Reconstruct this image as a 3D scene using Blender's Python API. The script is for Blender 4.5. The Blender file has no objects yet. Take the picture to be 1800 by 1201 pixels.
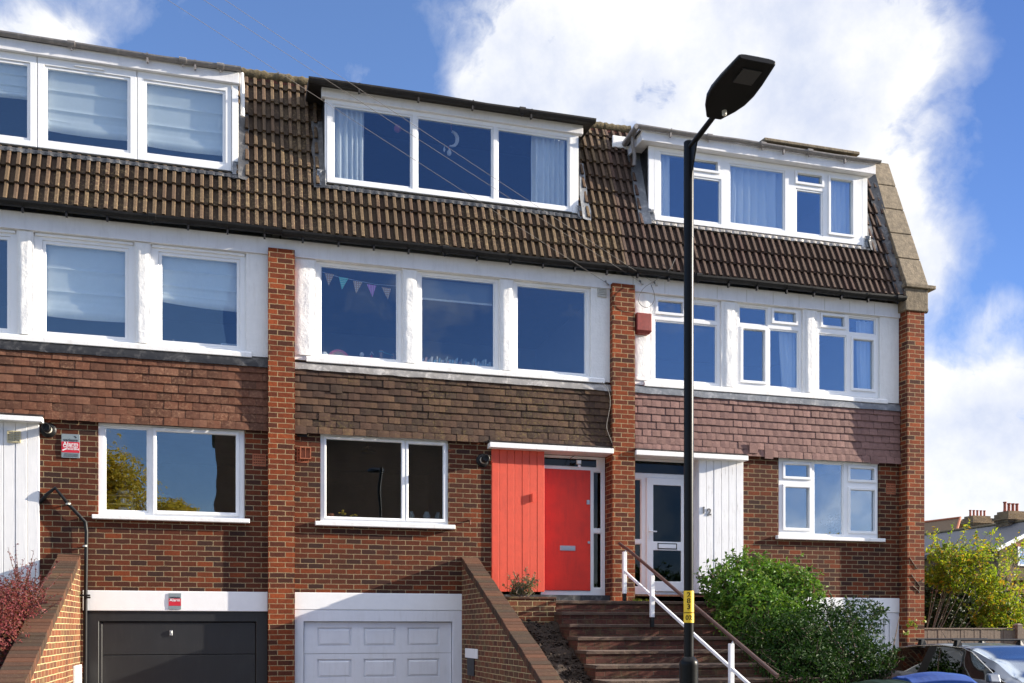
import bpy, bmesh, math, random
from mathutils import Vector, Matrix, noise as mnoise
R = random.Random(7)
SC = bpy.context.scene
COL = SC.collection

# ---------------------------------------------------------------- helpers
WOFF = {}          # object name -> world offset of its root


def tag(o, label=None, cat=None, group=None, kind=None):
    if label: o['label'] = label
    if cat: o['category'] = cat
    if group: o['group'] = group
    if kind: o['kind'] = kind
    return o


def thing(name, label, cat, loc=(0, 0, 0), rz=0.0, group=None):
    o = bpy.data.objects.new(name, None)
    o.empty_display_size = 0.2
    COL.objects.link(o)
    o.location = loc
    o.rotation_euler = (0, 0, rz)
    WOFF[o.name] = Vector(loc)
    return tag(o, label, cat, group)


class MB:
    def __init__(s):
        s.v, s.f = [], []

    def poly(s, pts):
        n = len(s.v)
        s.v.extend(tuple(p) for p in pts)
        s.f.append(tuple(range(n, n + len(pts))))
        return s

    def box(s, x0, x1, y0, y1, z0, z1):
        n = len(s.v)
        s.v += [(x0, y0, z0), (x1, y0, z0), (x1, y1, z0), (x0, y1, z0), (x0, y0, z1), (x1, y0, z1), (x1, y1, z1), (x0, y1, z1)]
        for q in ((3, 2, 1, 0), (4, 5, 6, 7), (0, 1, 5, 4), (1, 2, 6, 5), (2, 3, 7, 6), (3, 0, 4, 7)):
            s.f.append(tuple(n + i for i in q))
        return s

    def hexa(s, p):   # 8 points: bottom loop, top loop
        n = len(s.v)
        s.v += [tuple(q) for q in p]
        for q in ((3, 2, 1, 0), (4, 5, 6, 7), (0, 1, 5, 4), (1, 2, 6, 5), (2, 3, 7, 6), (3, 0, 4, 7)):
            s.f.append(tuple(n + i for i in q))
        return s

    def prism(s, pts, d):   # closed polygon pts (3D) extruded by vector d
        n = len(s.v); k = len(pts); d = Vector(d)
        s.v += [tuple(p) for p in pts] + [tuple(Vector(p) + d) for p in pts]
        s.f.append(tuple(range(n + k - 1, n - 1, -1)))
        s.f.append(tuple(range(n + k, n + 2 * k)))
        for i in range(k):
            j = (i + 1) % k
            s.f.append((n + i, n + j, n + k + j, n + k + i))
        return s

    def tube(s, path, r, n=10, cap=True):
        path = [Vector(p) for p in path]
        rs = r if isinstance(r, (list, tuple)) else [r] * len(path)
        base = len(s.v)
        t0 = (path[1] - path[0]).normalized()
        up = Vector((0, 0, 1)) if abs(t0.z) < .9 else Vector((1, 0, 0))
        a = t0.cross(up).normalized()
        for i, p in enumerate(path):
            if i == 0: t = path[1] - path[0]
            elif i == len(path) - 1: t = path[i] - path[i - 1]
            else: t = (path[i + 1] - path[i]).normalized() + (path[i] - path[i - 1]).normalized()
            t.normalize()
            a = (a - t * a.dot(t)).normalized()
            b = t.cross(a)
            for k in range(n):
                w = 2 * math.pi * k / n
                s.v.append(tuple(p + (a * math.cos(w) + b * math.sin(w)) * rs[i]))
        for i in range(len(path) - 1):
            for k in range(n):
                q = (k + 1) % n
                s.f.append((base + i * n + k, base + i * n + q, base + (i + 1) * n + q, base + (i + 1) * n + k))
        if cap:
            s.f.append(tuple(base + k for k in range(n - 1, -1, -1)))
            e = base + (len(path) - 1) * n
            s.f.append(tuple(e + k for k in range(n)))
        return s

    def lathe(s, prof, c, n=16, axis='z'):   # prof: (r, h) pairs about point c
        base = len(s.v)
        for (r, h) in prof:
            for k in range(n):
                w = 2 * math.pi * k / n
                a, b = r * math.cos(w), r * math.sin(w)
                if axis == 'z': p = (c[0] + a, c[1] + b, c[2] + h)
                elif axis == 'y': p = (c[0] + a, c[1] + h, c[2] + b)
                else: p = (c[0] + h, c[1] + a, c[2] + b)
                s.v.append(p)
        for i in range(len(prof) - 1):
            for k in range(n):
                q = (k + 1) % n
                s.f.append((base + i * n + k, base + i * n + q, base + (i + 1) * n + q, base + (i + 1) * n + k))
        s.f.append(tuple(base + k for k in range(n - 1, -1, -1)))
        e = base + (len(prof) - 1) * n
        s.f.append(tuple(e + k for k in range(n)))
        return s

    def plate(s, x0, x1, z0, z1, ya, yb, holes=()):
        """slab in the XZ plane, front at ya and back at yb, with rectangular openings"""
        xs = sorted(set([x0, x1] + [min(max(h[i], x0), x1) for h in holes for i in (0, 1)]))
        zs = sorted(set([z0, z1] + [min(max(h[i], z0), z1) for h in holes for i in (2, 3)]))
        def solid(i, j):
            if i < 0 or j < 0 or i >= len(xs) - 1 or j >= len(zs) - 1: return False
            cx, cz = (xs[i] + xs[i + 1]) / 2, (zs[j] + zs[j + 1]) / 2
            return not any(h[0] < cx < h[1] and h[2] < cz < h[3] for h in holes)
        idx = {}
        def V(i, j, k):
            key = (i, j, k)
            if key not in idx:
                idx[key] = len(s.v)
                s.v.append((xs[i], ya if k == 0 else yb, zs[j]))
            return idx[key]
        for i in range(len(xs) - 1):
            for j in range(len(zs) - 1):
                if not solid(i, j): continue
                s.f.append((V(i, j, 0), V(i + 1, j, 0), V(i + 1, j + 1, 0), V(i, j + 1, 0)))
                s.f.append((V(i, j, 1), V(i, j + 1, 1), V(i + 1, j + 1, 1), V(i + 1, j, 1)))
                if not solid(i - 1, j): s.f.append((V(i, j, 0), V(i, j + 1, 0), V(i, j + 1, 1), V(i, j, 1)))
                if not solid(i + 1, j): s.f.append((V(i + 1, j, 0), V(i + 1, j, 1), V(i + 1, j + 1, 1), V(i + 1, j + 1, 0)))
                if not solid(i, j - 1): s.f.append((V(i, j, 0), V(i, j, 1), V(i + 1, j, 1), V(i + 1, j, 0)))
                if not solid(i, j + 1): s.f.append((V(i, j + 1, 0), V(i + 1, j + 1, 0), V(i + 1, j + 1, 1), V(i, j + 1, 1)))
        return s

    def build(s, name, mat, parent=None, smooth=False, bevel=0, label=None, cat=None, group=None, kind=None, loc=None, seg=1, norm=True):
        off = Vector((0, 0, 0))
        if parent is not None:
            off = WOFF.get(parent.name, off)
        elif loc is not None:
            off = Vector(loc)
        elif kind != 'structure' and s.v:
            xs = [p[0] for p in s.v]; ys = [p[1] for p in s.v]; zs = [p[2] for p in s.v]
            off = Vector(((min(xs) + max(xs)) / 2, (min(ys) + max(ys)) / 2, min(zs)))
        me = bpy.data.meshes.new(name)
        me.from_pydata([(p[0] - off.x, p[1] - off.y, p[2] - off.z) for p in s.v], [], s.f)
        if norm:
            bm = bmesh.new(); bm.from_mesh(me)
            bmesh.ops.recalc_face_normals(bm, faces=bm.faces)
            bm.to_mesh(me); bm.free()
        if smooth:
            me.polygons.foreach_set('use_smooth', [True] * len(me.polygons))
            me.set_sharp_from_angle(angle=math.radians(48))
        o = bpy.data.objects.new(name, me)
        COL.objects.link(o)
        if mat is not None:
            me.materials.append(mat)
        if parent is not None:
            o.parent = parent
            WOFF[o.name] = off
        else:
            o.location = off
            WOFF[o.name] = off
        if bevel:
            m = o.modifiers.new('edge', 'BEVEL'); m.width = bevel; m.segments = seg; m.limit_method = 'ANGLE'; m.angle_limit = math.radians(40)
        return tag(o, label, cat, group, kind)


def text_part(name, body, size, mat, parent, loc, depth=.0015, rot=(math.pi / 2, 0, 0), sx=1.0, bold=0.0, align='CENTER', spacing=1.0):
    cu = bpy.data.curves.new(name, 'FONT')
    cu.body = body; cu.size = size; cu.extrude = depth; cu.align_x = align; cu.align_y = 'CENTER'; cu.offset = bold; cu.space_line = spacing
    o = bpy.data.objects.new(name, cu)
    COL.objects.link(o)
    dg = bpy.context.evaluated_depsgraph_get()
    me = bpy.data.meshes.new_from_object(o.evaluated_get(dg))
    bpy.data.objects.remove(o); bpy.data.curves.remove(cu)
    M = Matrix.Translation(Vector(loc) - WOFF.get(parent.name, Vector())) @ Matrix.Rotation(rot[2], 4, 'Z') @ Matrix.Rotation(rot[0], 4, 'X') @ Matrix.Diagonal((sx, 1, 1, 1))
    me.transform(M)
    me.materials.clear(); me.materials.append(mat)
    ob = bpy.data.objects.new(name, me); COL.objects.link(ob)
    ob.parent = parent; WOFF[ob.name] = WOFF.get(parent.name, Vector())
    return ob


# camera geometry: facade along +X at y=0, camera at (0,-15,1.6), turned 16 degrees to the right
FPX = 1743.56; TH = math.atan(math.sqrt(500 / 6080)); SN, CS = math.sin(TH), math.cos(TH)


def at(px, py, Y=0.0):
    """point of the plane y=Y seen at photo pixel (px, py): its x and z"""
    u = (px - 900) / FPX
    d = (Y + 15) / (CS - u * SN)
    return d * (u * CS + SN), 1.6 + d * (1105 - py) / FPX


def X(px, Y=0.0):
    return at(px, 0, Y)[0]

# ---------------------------------------------------------------- materials
class NT:
    def __init__(s, name, world=False):
        if world:
            s.t = SC.world.node_tree
        else:
            s.m = bpy.data.materials.new(name); s.m.use_nodes = True; s.t = s.m.node_tree
        s.t.nodes.clear()

    def n(s, kind, **kw):
        nd = s.t.nodes.new('ShaderNode' + kind)
        for k, v in kw.items():
            if k in nd.inputs.keys() if hasattr(nd.inputs, 'keys') else False:
                s.set(nd.inputs[k], v)
            else:
                setattr(nd, k, v)
        return nd

    def set(s, sock, v):
        if isinstance(v, bpy.types.NodeSocket): s.t.links.new(v, sock)
        elif isinstance(v, bpy.types.Node): s.t.links.new(v.outputs[0], sock)
        else:
            if hasattr(sock.default_value, '__len__') and hasattr(v, '__len__') and len(v) == 3 and len(sock.default_value) == 4: v = (*v, 1)
            sock.default_value = v

    def math(s, op, a, b=0.0, c=None, clamp=False):
        nd = s.t.nodes.new('ShaderNodeMath'); nd.operation = op; nd.use_clamp = clamp
        s.set(nd.inputs[0], a); s.set(nd.inputs[1], b)
        if c is not None: s.set(nd.inputs[2], c)
        return nd.outputs[0]

    def vmath(s, op, a, b=(0, 0, 0)):
        nd = s.t.nodes.new('ShaderNodeVectorMath'); nd.operation = op
        s.set(nd.inputs[0], a); s.set(nd.inputs[1], b)
        return nd.outputs[1] if op in ('LENGTH', 'DOT_PRODUCT', 'DISTANCE') else nd.outputs[0]

    def mix(s, fac, a, b, mode='MIX'):
        nd = s.t.nodes.new('ShaderNodeMix'); nd.data_type = 'RGBA'; nd.blend_type = mode
        s.set(nd.inputs[0], fac); s.set(nd.inputs[6], a); s.set(nd.inputs[7], b)
        return nd.outputs[2]

    def ramp(s, fac, stops, interp='LINEAR'):
        nd = s.t.nodes.new('ShaderNodeValToRGB'); cr = nd.color_ramp; cr.interpolation = interp
        while len(cr.elements) > 1: cr.elements.remove(cr.elements[-1])
        cr.elements[0].position = stops[0][0]
        for i, (p, c) in enumerate(stops):
            e = cr.elements[0] if i == 0 else cr.elements.new(p)
            e.color = (*c, 1) if len(c) == 3 else c
        s.set(nd.inputs[0], fac)
        return nd.outputs[0]

    def val(s, fac, lo, hi, a=0.0, b=1.0):
        nd = s.t.nodes.new('ShaderNodeMapRange'); nd.clamp = True
        s.set(nd.inputs[0], fac); nd.inputs[1].default_value = lo; nd.inputs[2].default_value = hi
        nd.inputs[3].default_value = a; nd.inputs[4].default_value = b
        return nd.outputs[0]

    def obj(s):
        return s.t.nodes.new('ShaderNodeTexCoord').outputs['Object']

    def noise(s, vec, scale, detail=4, rough=.6, dist=0.0, out=0):
        nd = s.t.nodes.new('ShaderNodeTexNoise')
        if vec is not None: s.set(nd.inputs['Vector'], vec)
        nd.inputs['Scale'].default_value = scale; nd.inputs['Detail'].default_value = detail
        nd.inputs['Roughness'].default_value = rough; nd.inputs['Distortion'].default_value = dist
        return nd.outputs[out]

    def xyz(s, v):
        nd = s.t.nodes.new('ShaderNodeSeparateXYZ'); s.set(nd.inputs[0], v); return nd.outputs

    def comb(s, x, y, z=0.0):
        nd = s.t.nodes.new('ShaderNodeCombineXYZ')
        for i, a in enumerate((x, y, z)): s.set(nd.inputs[i], a)
        return nd.outputs[0]

    def bump(s, h, strength=.5, dist=.01, normal=None):
        nd = s.t.nodes.new('ShaderNodeBump'); nd.inputs['Strength'].default_value = strength; nd.inputs['Distance'].default_value = dist
        s.set(nd.inputs['Height'], h)
        if normal is not None: s.set(nd.inputs['Normal'], normal)
        return nd.outputs[0]

    def pbr(s, color, rough=.6, metal=0.0, normal=None, spec=.5, coat=0.0, **kw):
        nd = s.t.nodes.new('ShaderNodeBsdfPrincipled')
        s.set(nd.inputs['Base Color'], color); s.set(nd.inputs['Roughness'], rough); s.set(nd.inputs['Metallic'], metal)
        s.set(nd.inputs['Specular IOR Level'], spec); s.set(nd.inputs['Coat Weight'], coat)
        if normal is not None: s.set(nd.inputs['Normal'], normal)
        for k, v in kw.items(): s.set(nd.inputs[k.replace('_', ' ')], v)
        s.out(nd.outputs[0])
        return nd

    def out(s, shader):
        o = s.t.nodes.new('ShaderNodeOutputMaterial'); s.t.links.new(shader, o.inputs[0])


MATS = {}


def plain(name, col, rough=.55, var=.12, scale=9.0, bump=0.0, bscale=60.0, metal=0.0, spec=.5, coat=0.0, dirt=None, dirt_amt=.5):
    """painted / plastic / metal surface with slight mottling, optional dirt colour in blotches and streaks"""
    if name in MATS: return MATS[name]
    t = NT(name); o = t.obj()
    nz = t.noise(o, scale, 5, .65)
    c = t.mix(t.val(nz, .3, .75), tuple(a * (1 - var) for a in col), tuple(min(1, a * (1 + var * .6)) for a in col))
    if dirt:
        st = t.noise(t.vmath('MULTIPLY', o, (9, 9, 1.3)), 1.6, 6, .7)
        c = t.mix(t.math('MULTIPLY', t.val(st, .52, .8), dirt_amt), c, dirt)
    nrm = t.bump(t.noise(o, bscale, 4, .6), .6, bump) if bump else None
    t.pbr(c, t.math('ADD', t.math('MULTIPLY', nz, .15), rough - .07), metal, nrm, spec, coat)
    MATS[name] = t.m
    return t.m


def brick(name, pal, mortar, coping=0, dirt=.25, mcol_var=.3, bw=.225, rh=.0755, bumpd=.006, moss=0.0, white=0.0):
    t = NT(name); o = t.obj(); x, y, z = t.xyz(o)
    wob = t.noise(o, 5, 2, .5, out=1)
    wv = t.vmath('MULTIPLY', t.vmath('SUBTRACT', wob, (.5, .5, .5)), (.014, .011, .011))
    fine = t.vmath('MULTIPLY', t.vmath('SUBTRACT', t.noise(o, 55, 2, .5, out=1), (.5, .5, .5)), (.012, .010, .012))
    if coping == 1: uv = t.comb(x, t.math('MULTIPLY', y, 1.085), 0)
    else: uv = t.comb(t.math('ADD', x, y), z, 0)
    uv = t.vmath('ADD', t.vmath('ADD', uv, wv), fine)
    b = t.t.nodes.new('ShaderNodeTexBrick')
    b.offset = .5; b.squash = 1
    t.set(b.inputs['Vector'], uv)
    b.inputs['Scale'].default_value = 1; b.inputs['Mortar Size'].default_value = .0062; b.inputs['Mortar Smooth'].default_value = .35
    b.inputs['Brick Width'].default_value = bw; b.inputs['Row Height'].default_value = rh; b.inputs['Bias'].default_value = 0
    b.inputs['Color1'].default_value = (0, 0, 0, 1); b.inputs['Color2'].default_value = (1, 1, 1, 1); b.inputs['Mortar'].default_value = (.5, .5, .5, 1)
    rnd = b.outputs['Color']; fac = b.outputs['Fac']
    big = t.noise(o, .9, 4, .6)
    sel = t.math('ADD', rnd, t.math('MULTIPLY', t.math('SUBTRACT', big, .5), .5), clamp=True)
    k = len(pal)
    c = t.ramp(sel, [((i + .5) / k, pal[i]) for i in range(k)])
    sp = t.noise(o, 38, 5, .75)
    c = t.mix(t.val(sp, .35, .72, 0, .75), t.mix(1.0, c, (.5, .46, .46), 'MULTIPLY'), c)
    c = t.mix(t.val(t.noise(o, 110, 3, .6), .55, .75, 0, .35), c, t.mix(1, c, (1.5, 1.35, 1.25), 'MULTIPLY'))
    m = t.mix(t.val(t.noise(o, 6, 4, .6), .3, .75), tuple(a * (1 - mcol_var) for a in mortar), mortar)
    m = t.mix(t.val(t.noise(o, 1.3, 5, .7), .5, .75, 0, dirt), m, (.16, .12, .09))
    c = t.mix(fac, c, m)
    if white:
        w = t.noise(t.vmath('MULTIPLY', o, (1, 1, 1)), 21, 6, .8)
        w2 = t.noise(o, 1.7, 3, .5)
        c = t.mix(t.math('MULTIPLY', t.val(w, .62, .72), t.val(w2, .5, .68, 0, white)), c, (.62, .57, .5))
    if moss:
        g = t.noise(o, 5.5, 6, .75)
        c = t.mix(t.math('MULTIPLY', t.val(g, .48, .68), moss), c, (.16, .145, .06))
    st = t.noise(t.vmath('MULTIPLY', o, (1.6, 1.6, .5)), .8, 5, .65)
    c = t.mix(1.0, c, t.ramp(st, [(.3, (.72, .70, .70)), (.52, (1, 1, 1)), (.75, (1.12, 1.06, 1.02))]), 'MULTIPLY')
    h = t.math('ADD', t.math('MULTIPLY', t.math('SUBTRACT', 1.0, fac), 1.0), t.math('MULTIPLY', sp, .55))
    h = t.math('ADD', h, t.math('MULTIPLY', rnd, .35))
    t.pbr(c, .9, 0, t.bump(h, .8, bumpd), .25)
    MATS[name] = t.m
    return t.m


def island(name, pal, rough=.8, spots=None, spot_amt=.6, edge=None, bump=.004, streak=False, dark=None, rib=None):
    """per-piece coloured clay or concrete tiles"""
    t = NT(name); o = t.obj()
    g = t.t.nodes.new('ShaderNodeNewGeometry'); r = g.outputs['Random Per Island']
    k = len(pal)
    c = t.ramp(r, [((i + .5) / k, pal[i]) for i in range(k)])
    n1 = t.noise(o, 24, 6, .75); n2 = t.noise(o, 2.2, 5, .7)
    c = t.mix(t.val(n1, .3, .75, .35, 1), t.mix(1, c, (.6, .56, .55), 'MULTIPLY'), c)
    if rib:   # trough shade painted into the tile colour, rib tops left paler
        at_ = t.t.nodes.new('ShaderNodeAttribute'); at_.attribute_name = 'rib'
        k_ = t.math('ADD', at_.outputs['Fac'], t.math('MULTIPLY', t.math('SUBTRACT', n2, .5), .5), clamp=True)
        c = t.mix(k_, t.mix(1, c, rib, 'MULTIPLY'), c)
    if dark:
        c = t.mix(t.math('MULTIPLY', t.val(n2, .5, .72), .7), c, dark)
    if spots:
        sp = t.math('MULTIPLY', t.val(n1, .5, .68), t.val(t.noise(o, 1.1, 4, .6), .42, .62, 0, spot_amt))
        c = t.mix(sp, c, spots)
    wn = t.noise(o, 75, 3, .7)
    c = t.mix(t.val(wn, .66, .74, 0, .3), c, (.5, .45, .38))
    t.pbr(c, rough, 0, t.bump(t.math('ADD', n1, t.math('MULTIPLY', wn, .5)), .7, bump), .3)
    MATS[name] = t.m
    return t.m


def leafmat(name, pal, rough=.4, trans=.3):
    t = NT(name)
    g = t.t.nodes.new('ShaderNodeNewGeometry'); r = g.outputs['Random Per Island']
    k = len(pal)
    c = t.ramp(r, [((i + .5) / k, pal[i]) for i in range(k)])
    p = t.t.nodes.new('ShaderNodeBsdfPrincipled')
    t.set(p.inputs['Base Color'], c); p.inputs['Roughness'].default_value = rough; p.inputs['Specular IOR Level'].default_value = .15
    tr = t.t.nodes.new('ShaderNodeBsdfTranslucent'); t.set(tr.inputs[0], t.mix(1, c, (1.25, 1.3, .6), 'MULTIPLY'))
    mx = t.t.nodes.new('ShaderNodeMixShader'); mx.inputs[0].default_value = trans
    t.t.links.new(p.outputs[0], mx.inputs[1]); t.t.links.new(tr.outputs[0], mx.inputs[2])
    t.out(mx.outputs[0])
    MATS[name] = t.m
    return t.m


def glass(name, refl=1.0, tint=(.93, .96, .97), wob=.0006, base=.12, rough=0.0):
    t = NT(name); o = t.obj()
    lw = t.t.nodes.new('ShaderNodeFresnel'); lw.inputs['IOR'].default_value = 1.5
    f = t.math('ADD', t.math('MULTIPLY', lw.outputs[0], .55), base, clamp=True)
    gl = t.t.nodes.new('ShaderNodeBsdfGlossy'); gl.inputs['Roughness'].default_value = rough
    t.set(gl.inputs['Color'], (refl * .92, refl * 1.0, refl * 1.08))
    oi = t.t.nodes.new('ShaderNodeObjectInfo').outputs['Random']
    off = t.comb(t.math('MULTIPLY', oi, 37.0), t.math('MULTIPLY', oi, 91.0), t.math('MULTIPLY', oi, 53.0))
    t.set(gl.inputs['Normal'], t.bump(t.noise(t.vmath('ADD', o, off), .9, 2, .4), .24, wob * 40))
    tp = t.t.nodes.new('ShaderNodeBsdfTransparent'); t.set(tp.inputs[0], tint)
    mx = t.t.nodes.new('ShaderNodeMixShader'); t.set(mx.inputs[0], f)
    t.t.links.new(tp.outputs[0], mx.inputs[1]); t.t.links.new(gl.outputs[0], mx.inputs[2])
    t.out(mx.outputs[0])
    MATS[name] = t.m
    return t.m


CREAM = (.33, .255, .145)
B_PAL = [(.058, .027, .020), (.085, .030, .018), (.108, .034, .018), (.14, .037, .016), (.165, .041, .016), (.09, .031, .018), (.125, .036, .016), (.24, .056, .018)]
P_PAL = [(.085, .030, .018), (.17, .042, .018), (.24, .053, .017), (.30, .065, .018), (.20, .045, .017), (.38, .088, .026), (.12, .035, .019)]
M_brick = brick('wall_brick', B_PAL, CREAM, white=.5)
M_pier = brick('pier_brick', P_PAL, (.40, .305, .165), dirt=.45)
M_gwall = brick('garden_wall_brick', [(.13, .05, .03), (.20, .062, .032), (.25, .078, .036), (.16, .062, .035)], (.52, .42, .22), moss=.5, dirt=.3)
M_gcop = brick('coping_brick', [(.08, .045, .03), (.14, .055, .032), (.11, .055, .035)], (.10, .08, .045), coping=1, moss=.7, dirt=.6)
M_yellowbrick = brick('yellow_stock_brick', [(.16, .11, .06), (.26, .18, .085), (.2, .14, .08), (.3, .21, .11)], (.3, .26, .2), dirt=.4)
M_stepbrick = brick('step_brick', [(.10, .04, .03), (.14, .052, .036), (.17, .065, .045)], (.08, .055, .035), dirt=.7, moss=.35)

M_white = plain('white_upvc', (.80, .80, .80), .35, .03, 6)
M_render = plain('white_render', (.78, .77, .75), .8, .06, 7, bump=.012, bscale=26, dirt=(.46, .43, .38), dirt_amt=.38)
M_wpaint = plain('white_paint', (.80, .79, .77), .6, .05, 6, bump=.003, bscale=40, dirt=(.42, .39, .34), dirt_amt=.4)
M_fascia = plain('white_fascia', (.76, .75, .76), .55, .06, 5, bump=.003, bscale=14, dirt=(.42, .4, .38), dirt_amt=.3)
M_lintel = plain('painted_lintel', (.76, .76, .76), .75, .04, 8, bump=.002, bscale=70)
M_gutter = plain('black_gutter', (.009, .0085, .0085), .5, .25, 9, dirt=(.04, .034, .028), dirt_amt=.5, spec=.3)
M_ggutter = plain('grey_gutter', (.22, .20, .19), .5, .2, 12, dirt=(.42, .38, .33), dirt_amt=.6)
M_dgutter = plain('dark_fascia', (.016, .013, .012), .7, .3, 14, bump=.004, dirt=(.07, .055, .04), dirt_amt=.6)
M_black = plain('black_paint', (.004, .004, .004), .36, .2, 9, bump=.0005, bscale=90, spec=.16)
M_plast = plain('black_plastic', (.007, .007, .0075), .45, .2, 20, spec=.25)
M_anth = plain('anthracite_steel', (.014, .015, .0175), .45, .15, 4, bump=.0006, bscale=200, dirt=(.034, .033, .032), dirt_amt=.5)
M_gdoor = plain('white_steel_door', (.70, .71, .74), .45, .06, 3, bump=.0006, bscale=120, dirt=(.46, .45, .43), dirt_amt=.35)
M_red = plain('red_door_paint', (.72, .030, .010), .5, .16, 3.5, bump=.001, bscale=60, dirt=(.40, .018, .008), dirt_amt=.5)
M_redboard = plain('red_board_paint', (.66, .075, .035), .6, .10, 7, bump=.003, bscale=30, dirt=(.4, .045, .025), dirt_amt=.5)
M_steel = plain('satin_steel', (.42, .43, .45), .35, .1, 20, metal=.8)
M_terra = plain('terracotta', (.32, .10, .045), .8, .25, 24, bump=.003)
M_conc = plain('concrete_coping', (.21, .165, .11), .95, .5, 13, bump=.016, bscale=40, dirt=(.07, .055, .035), dirt_amt=.85)
M_wood = plain('weathered_fence', (.16, .115, .085), .85, .35, 18, bump=.004, bscale=30, dirt=(.09, .075, .06), dirt_amt=.7)
M_rail = plain('brown_handrail', (.075, .035, .026), .5, .2, 12)
M_slate = plain('slate_roof', (.045, .047, .055), .55, .3, 30, bump=.006, bscale=12)
M_pot = plain('chimney_pot', (.30, .075, .04), .8, .3, 20)
M_soil = plain('dark_soil', (.026, .0145, .008), .95, .6, 14, bump=.06, bscale=22)
M_twig = plain('twig_bark', (.14, .095, .065), .85, .3, 30)
M_cable = plain('pale_cable', (.15, .135, .125), .6, .1, 20)
M_dcable = plain('dark_cable', (.05, .05, .055), .6, .1, 20)
M_room = plain('room_plaster', (.30, .29, .28), .9, .05, 4)
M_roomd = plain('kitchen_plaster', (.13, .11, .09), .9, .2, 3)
M_floorb = plain('floor_boards', (.11, .075, .05), .7, .2, 7)
M_blind = plain('linen_blind', (.86, .86, .83), .9, .05, 18)
M_curt = plain('pale_curtain', (.88, .89, .90), .9, .06, 25)
M_vent = plain('cream_vent', (.5, .44, .27), .6, .1, 20)
M_ventg = plain('grey_vent', (.48, .46, .4), .6, .1, 20)
M_bell = plain('faded_red_box', (.24, .035, .025), .6, .3, 16, dirt=(.34, .1, .08), dirt_amt=.5)
M_glass = glass('window_glass', base=.095)
M_glass3 = glass('bright_window_glass', base=.165)
M_glassd = glass('door_glass', base=.0, tint=(.22, .26, .27))
M_carglass = glass('car_glass', base=.05, tint=(.05, .055, .055), wob=0.0)
M_screen = glass('windscreen_glass', base=.34, tint=(.12, .13, .13), wob=0.0, rough=.12)

# lead flashings: dull grey with pale oxide blooms
def lead(name, col, pale, amt, bd=.02):
    t = NT(name); o = t.obj()
    n1 = t.noise(o, 7, 6, .75, .6); n2 = t.noise(o, 2.2, 3, .6)
    c = t.mix(t.val(n1, .5, .68, 0, amt), col, pale)
    c = t.mix(t.val(n2, .4, .7, 0, .5), c, tuple(a * .55 for a in col))
    t.pbr(c, .48, .25, t.bump(t.math('ADD', t.noise(o, 5, 3, .5), t.math('MULTIPLY', n1, .4)), .8, bd), .5)
    MATS[name] = t.m
    return t.m

M_leadblack = lead('black_flashing', (.007, .007, .009), (.30, .28, .26), .30)
M_leadpale = lead('pale_flashing', (.24, .225, .21), (.62, .58, .54), .8)
M_leadgrey = lead('grey_flashing', (.13, .14, .155), (.34, .34, .35), .7)
M_leaddark = lead('dark_flashing', (.035, .036, .04), (.3, .29, .28), .4)

M_tileA = island('clay_tiles_red', [(.095, .039, .021), (.125, .048, .026), (.15, .057, .029), (.11, .043, .024), (.18, .08, .046)], .8, spots=(.40, .24, .14), spot_amt=.5)
M_tileB = island('clay_tiles_brown', [(.046, .026, .017), (.068, .036, .023), (.088, .046, .028), (.056, .030, .020), (.11, .06, .034)], .8, spots=(.22, .17, .04), spot_amt=.5)
M_tileC = island('clay_tiles_mauve', [(.19, .105, .09), (.225, .125, .107), (.205, .115, .098), (.25, .14, .12)], .8, spots=(.36, .25, .21), spot_amt=.2)
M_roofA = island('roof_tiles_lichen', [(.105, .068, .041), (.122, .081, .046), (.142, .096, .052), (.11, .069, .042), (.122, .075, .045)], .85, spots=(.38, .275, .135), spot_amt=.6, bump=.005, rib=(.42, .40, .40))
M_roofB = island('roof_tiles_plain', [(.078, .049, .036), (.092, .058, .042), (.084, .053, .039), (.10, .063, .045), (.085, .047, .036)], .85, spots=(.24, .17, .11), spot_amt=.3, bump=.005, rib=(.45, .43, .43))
M_ridge = plain('mossy_ridge', (.12, .09, .045), .95, .5, 24, bump=.03, bscale=20, dirt=(.05, .04, .03), dirt_amt=.7)

# weathered white boards (peeling)
def boards(name, col, under, amt):
    t = NT(name); o = t.obj()
    g = t.noise(t.vmath('MULTIPLY', o, (14, 14, 1.1)), 2.2, 7, .75)
    c = t.mix(t.val(t.noise(o, 5, 5, .6), .3, .75), tuple(a * .93 for a in col), col)
    c = t.mix(t.math('MULTIPLY', t.val(g, .56, .66), amt), c, under)
    t.pbr(c, .65, 0, t.bump(g, .6, .004), .35)
    MATS[name] = t.m
    return t.m

M_oldboard = boards('weathered_white_boards', (.76, .76, .77), (.42, .40, .38), .75)
M_newboard = boards('clean_white_boards', (.78, .77, .76), (.6, .58, .55), .3)
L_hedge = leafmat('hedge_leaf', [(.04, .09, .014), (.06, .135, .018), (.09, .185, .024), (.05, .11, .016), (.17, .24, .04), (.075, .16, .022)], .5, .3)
L_hedge2 = leafmat('dark_hedge_leaf', [(.008, .024, .004), (.012, .036, .005), (.018, .052, .007), (.013, .04, .005), (.035, .07, .01)], .6, .18)  # leaf colour darkened to stand in for shade on the lower shrub
L_barb = leafmat('barberry_leaf', [(.13, .028, .034), (.19, .04, .045), (.09, .022, .028), (.23, .065, .06), (.10, .05, .025)], .45, .3)
L_yel = leafmat('autumn_leaf', [(.09, .15, .015), (.15, .21, .02), (.24, .28, .03), (.11, .18, .02), (.36, .34, .04), (.14, .2, .02), (.36, .22, .03)], .5, .45)
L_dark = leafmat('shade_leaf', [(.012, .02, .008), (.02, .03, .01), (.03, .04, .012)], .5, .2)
L_lav = leafmat('grey_green_leaf', [(.12, .14, .08), (.17, .17, .10), (.22, .17, .12), (.10, .12, .06)], .6, .25)
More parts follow.
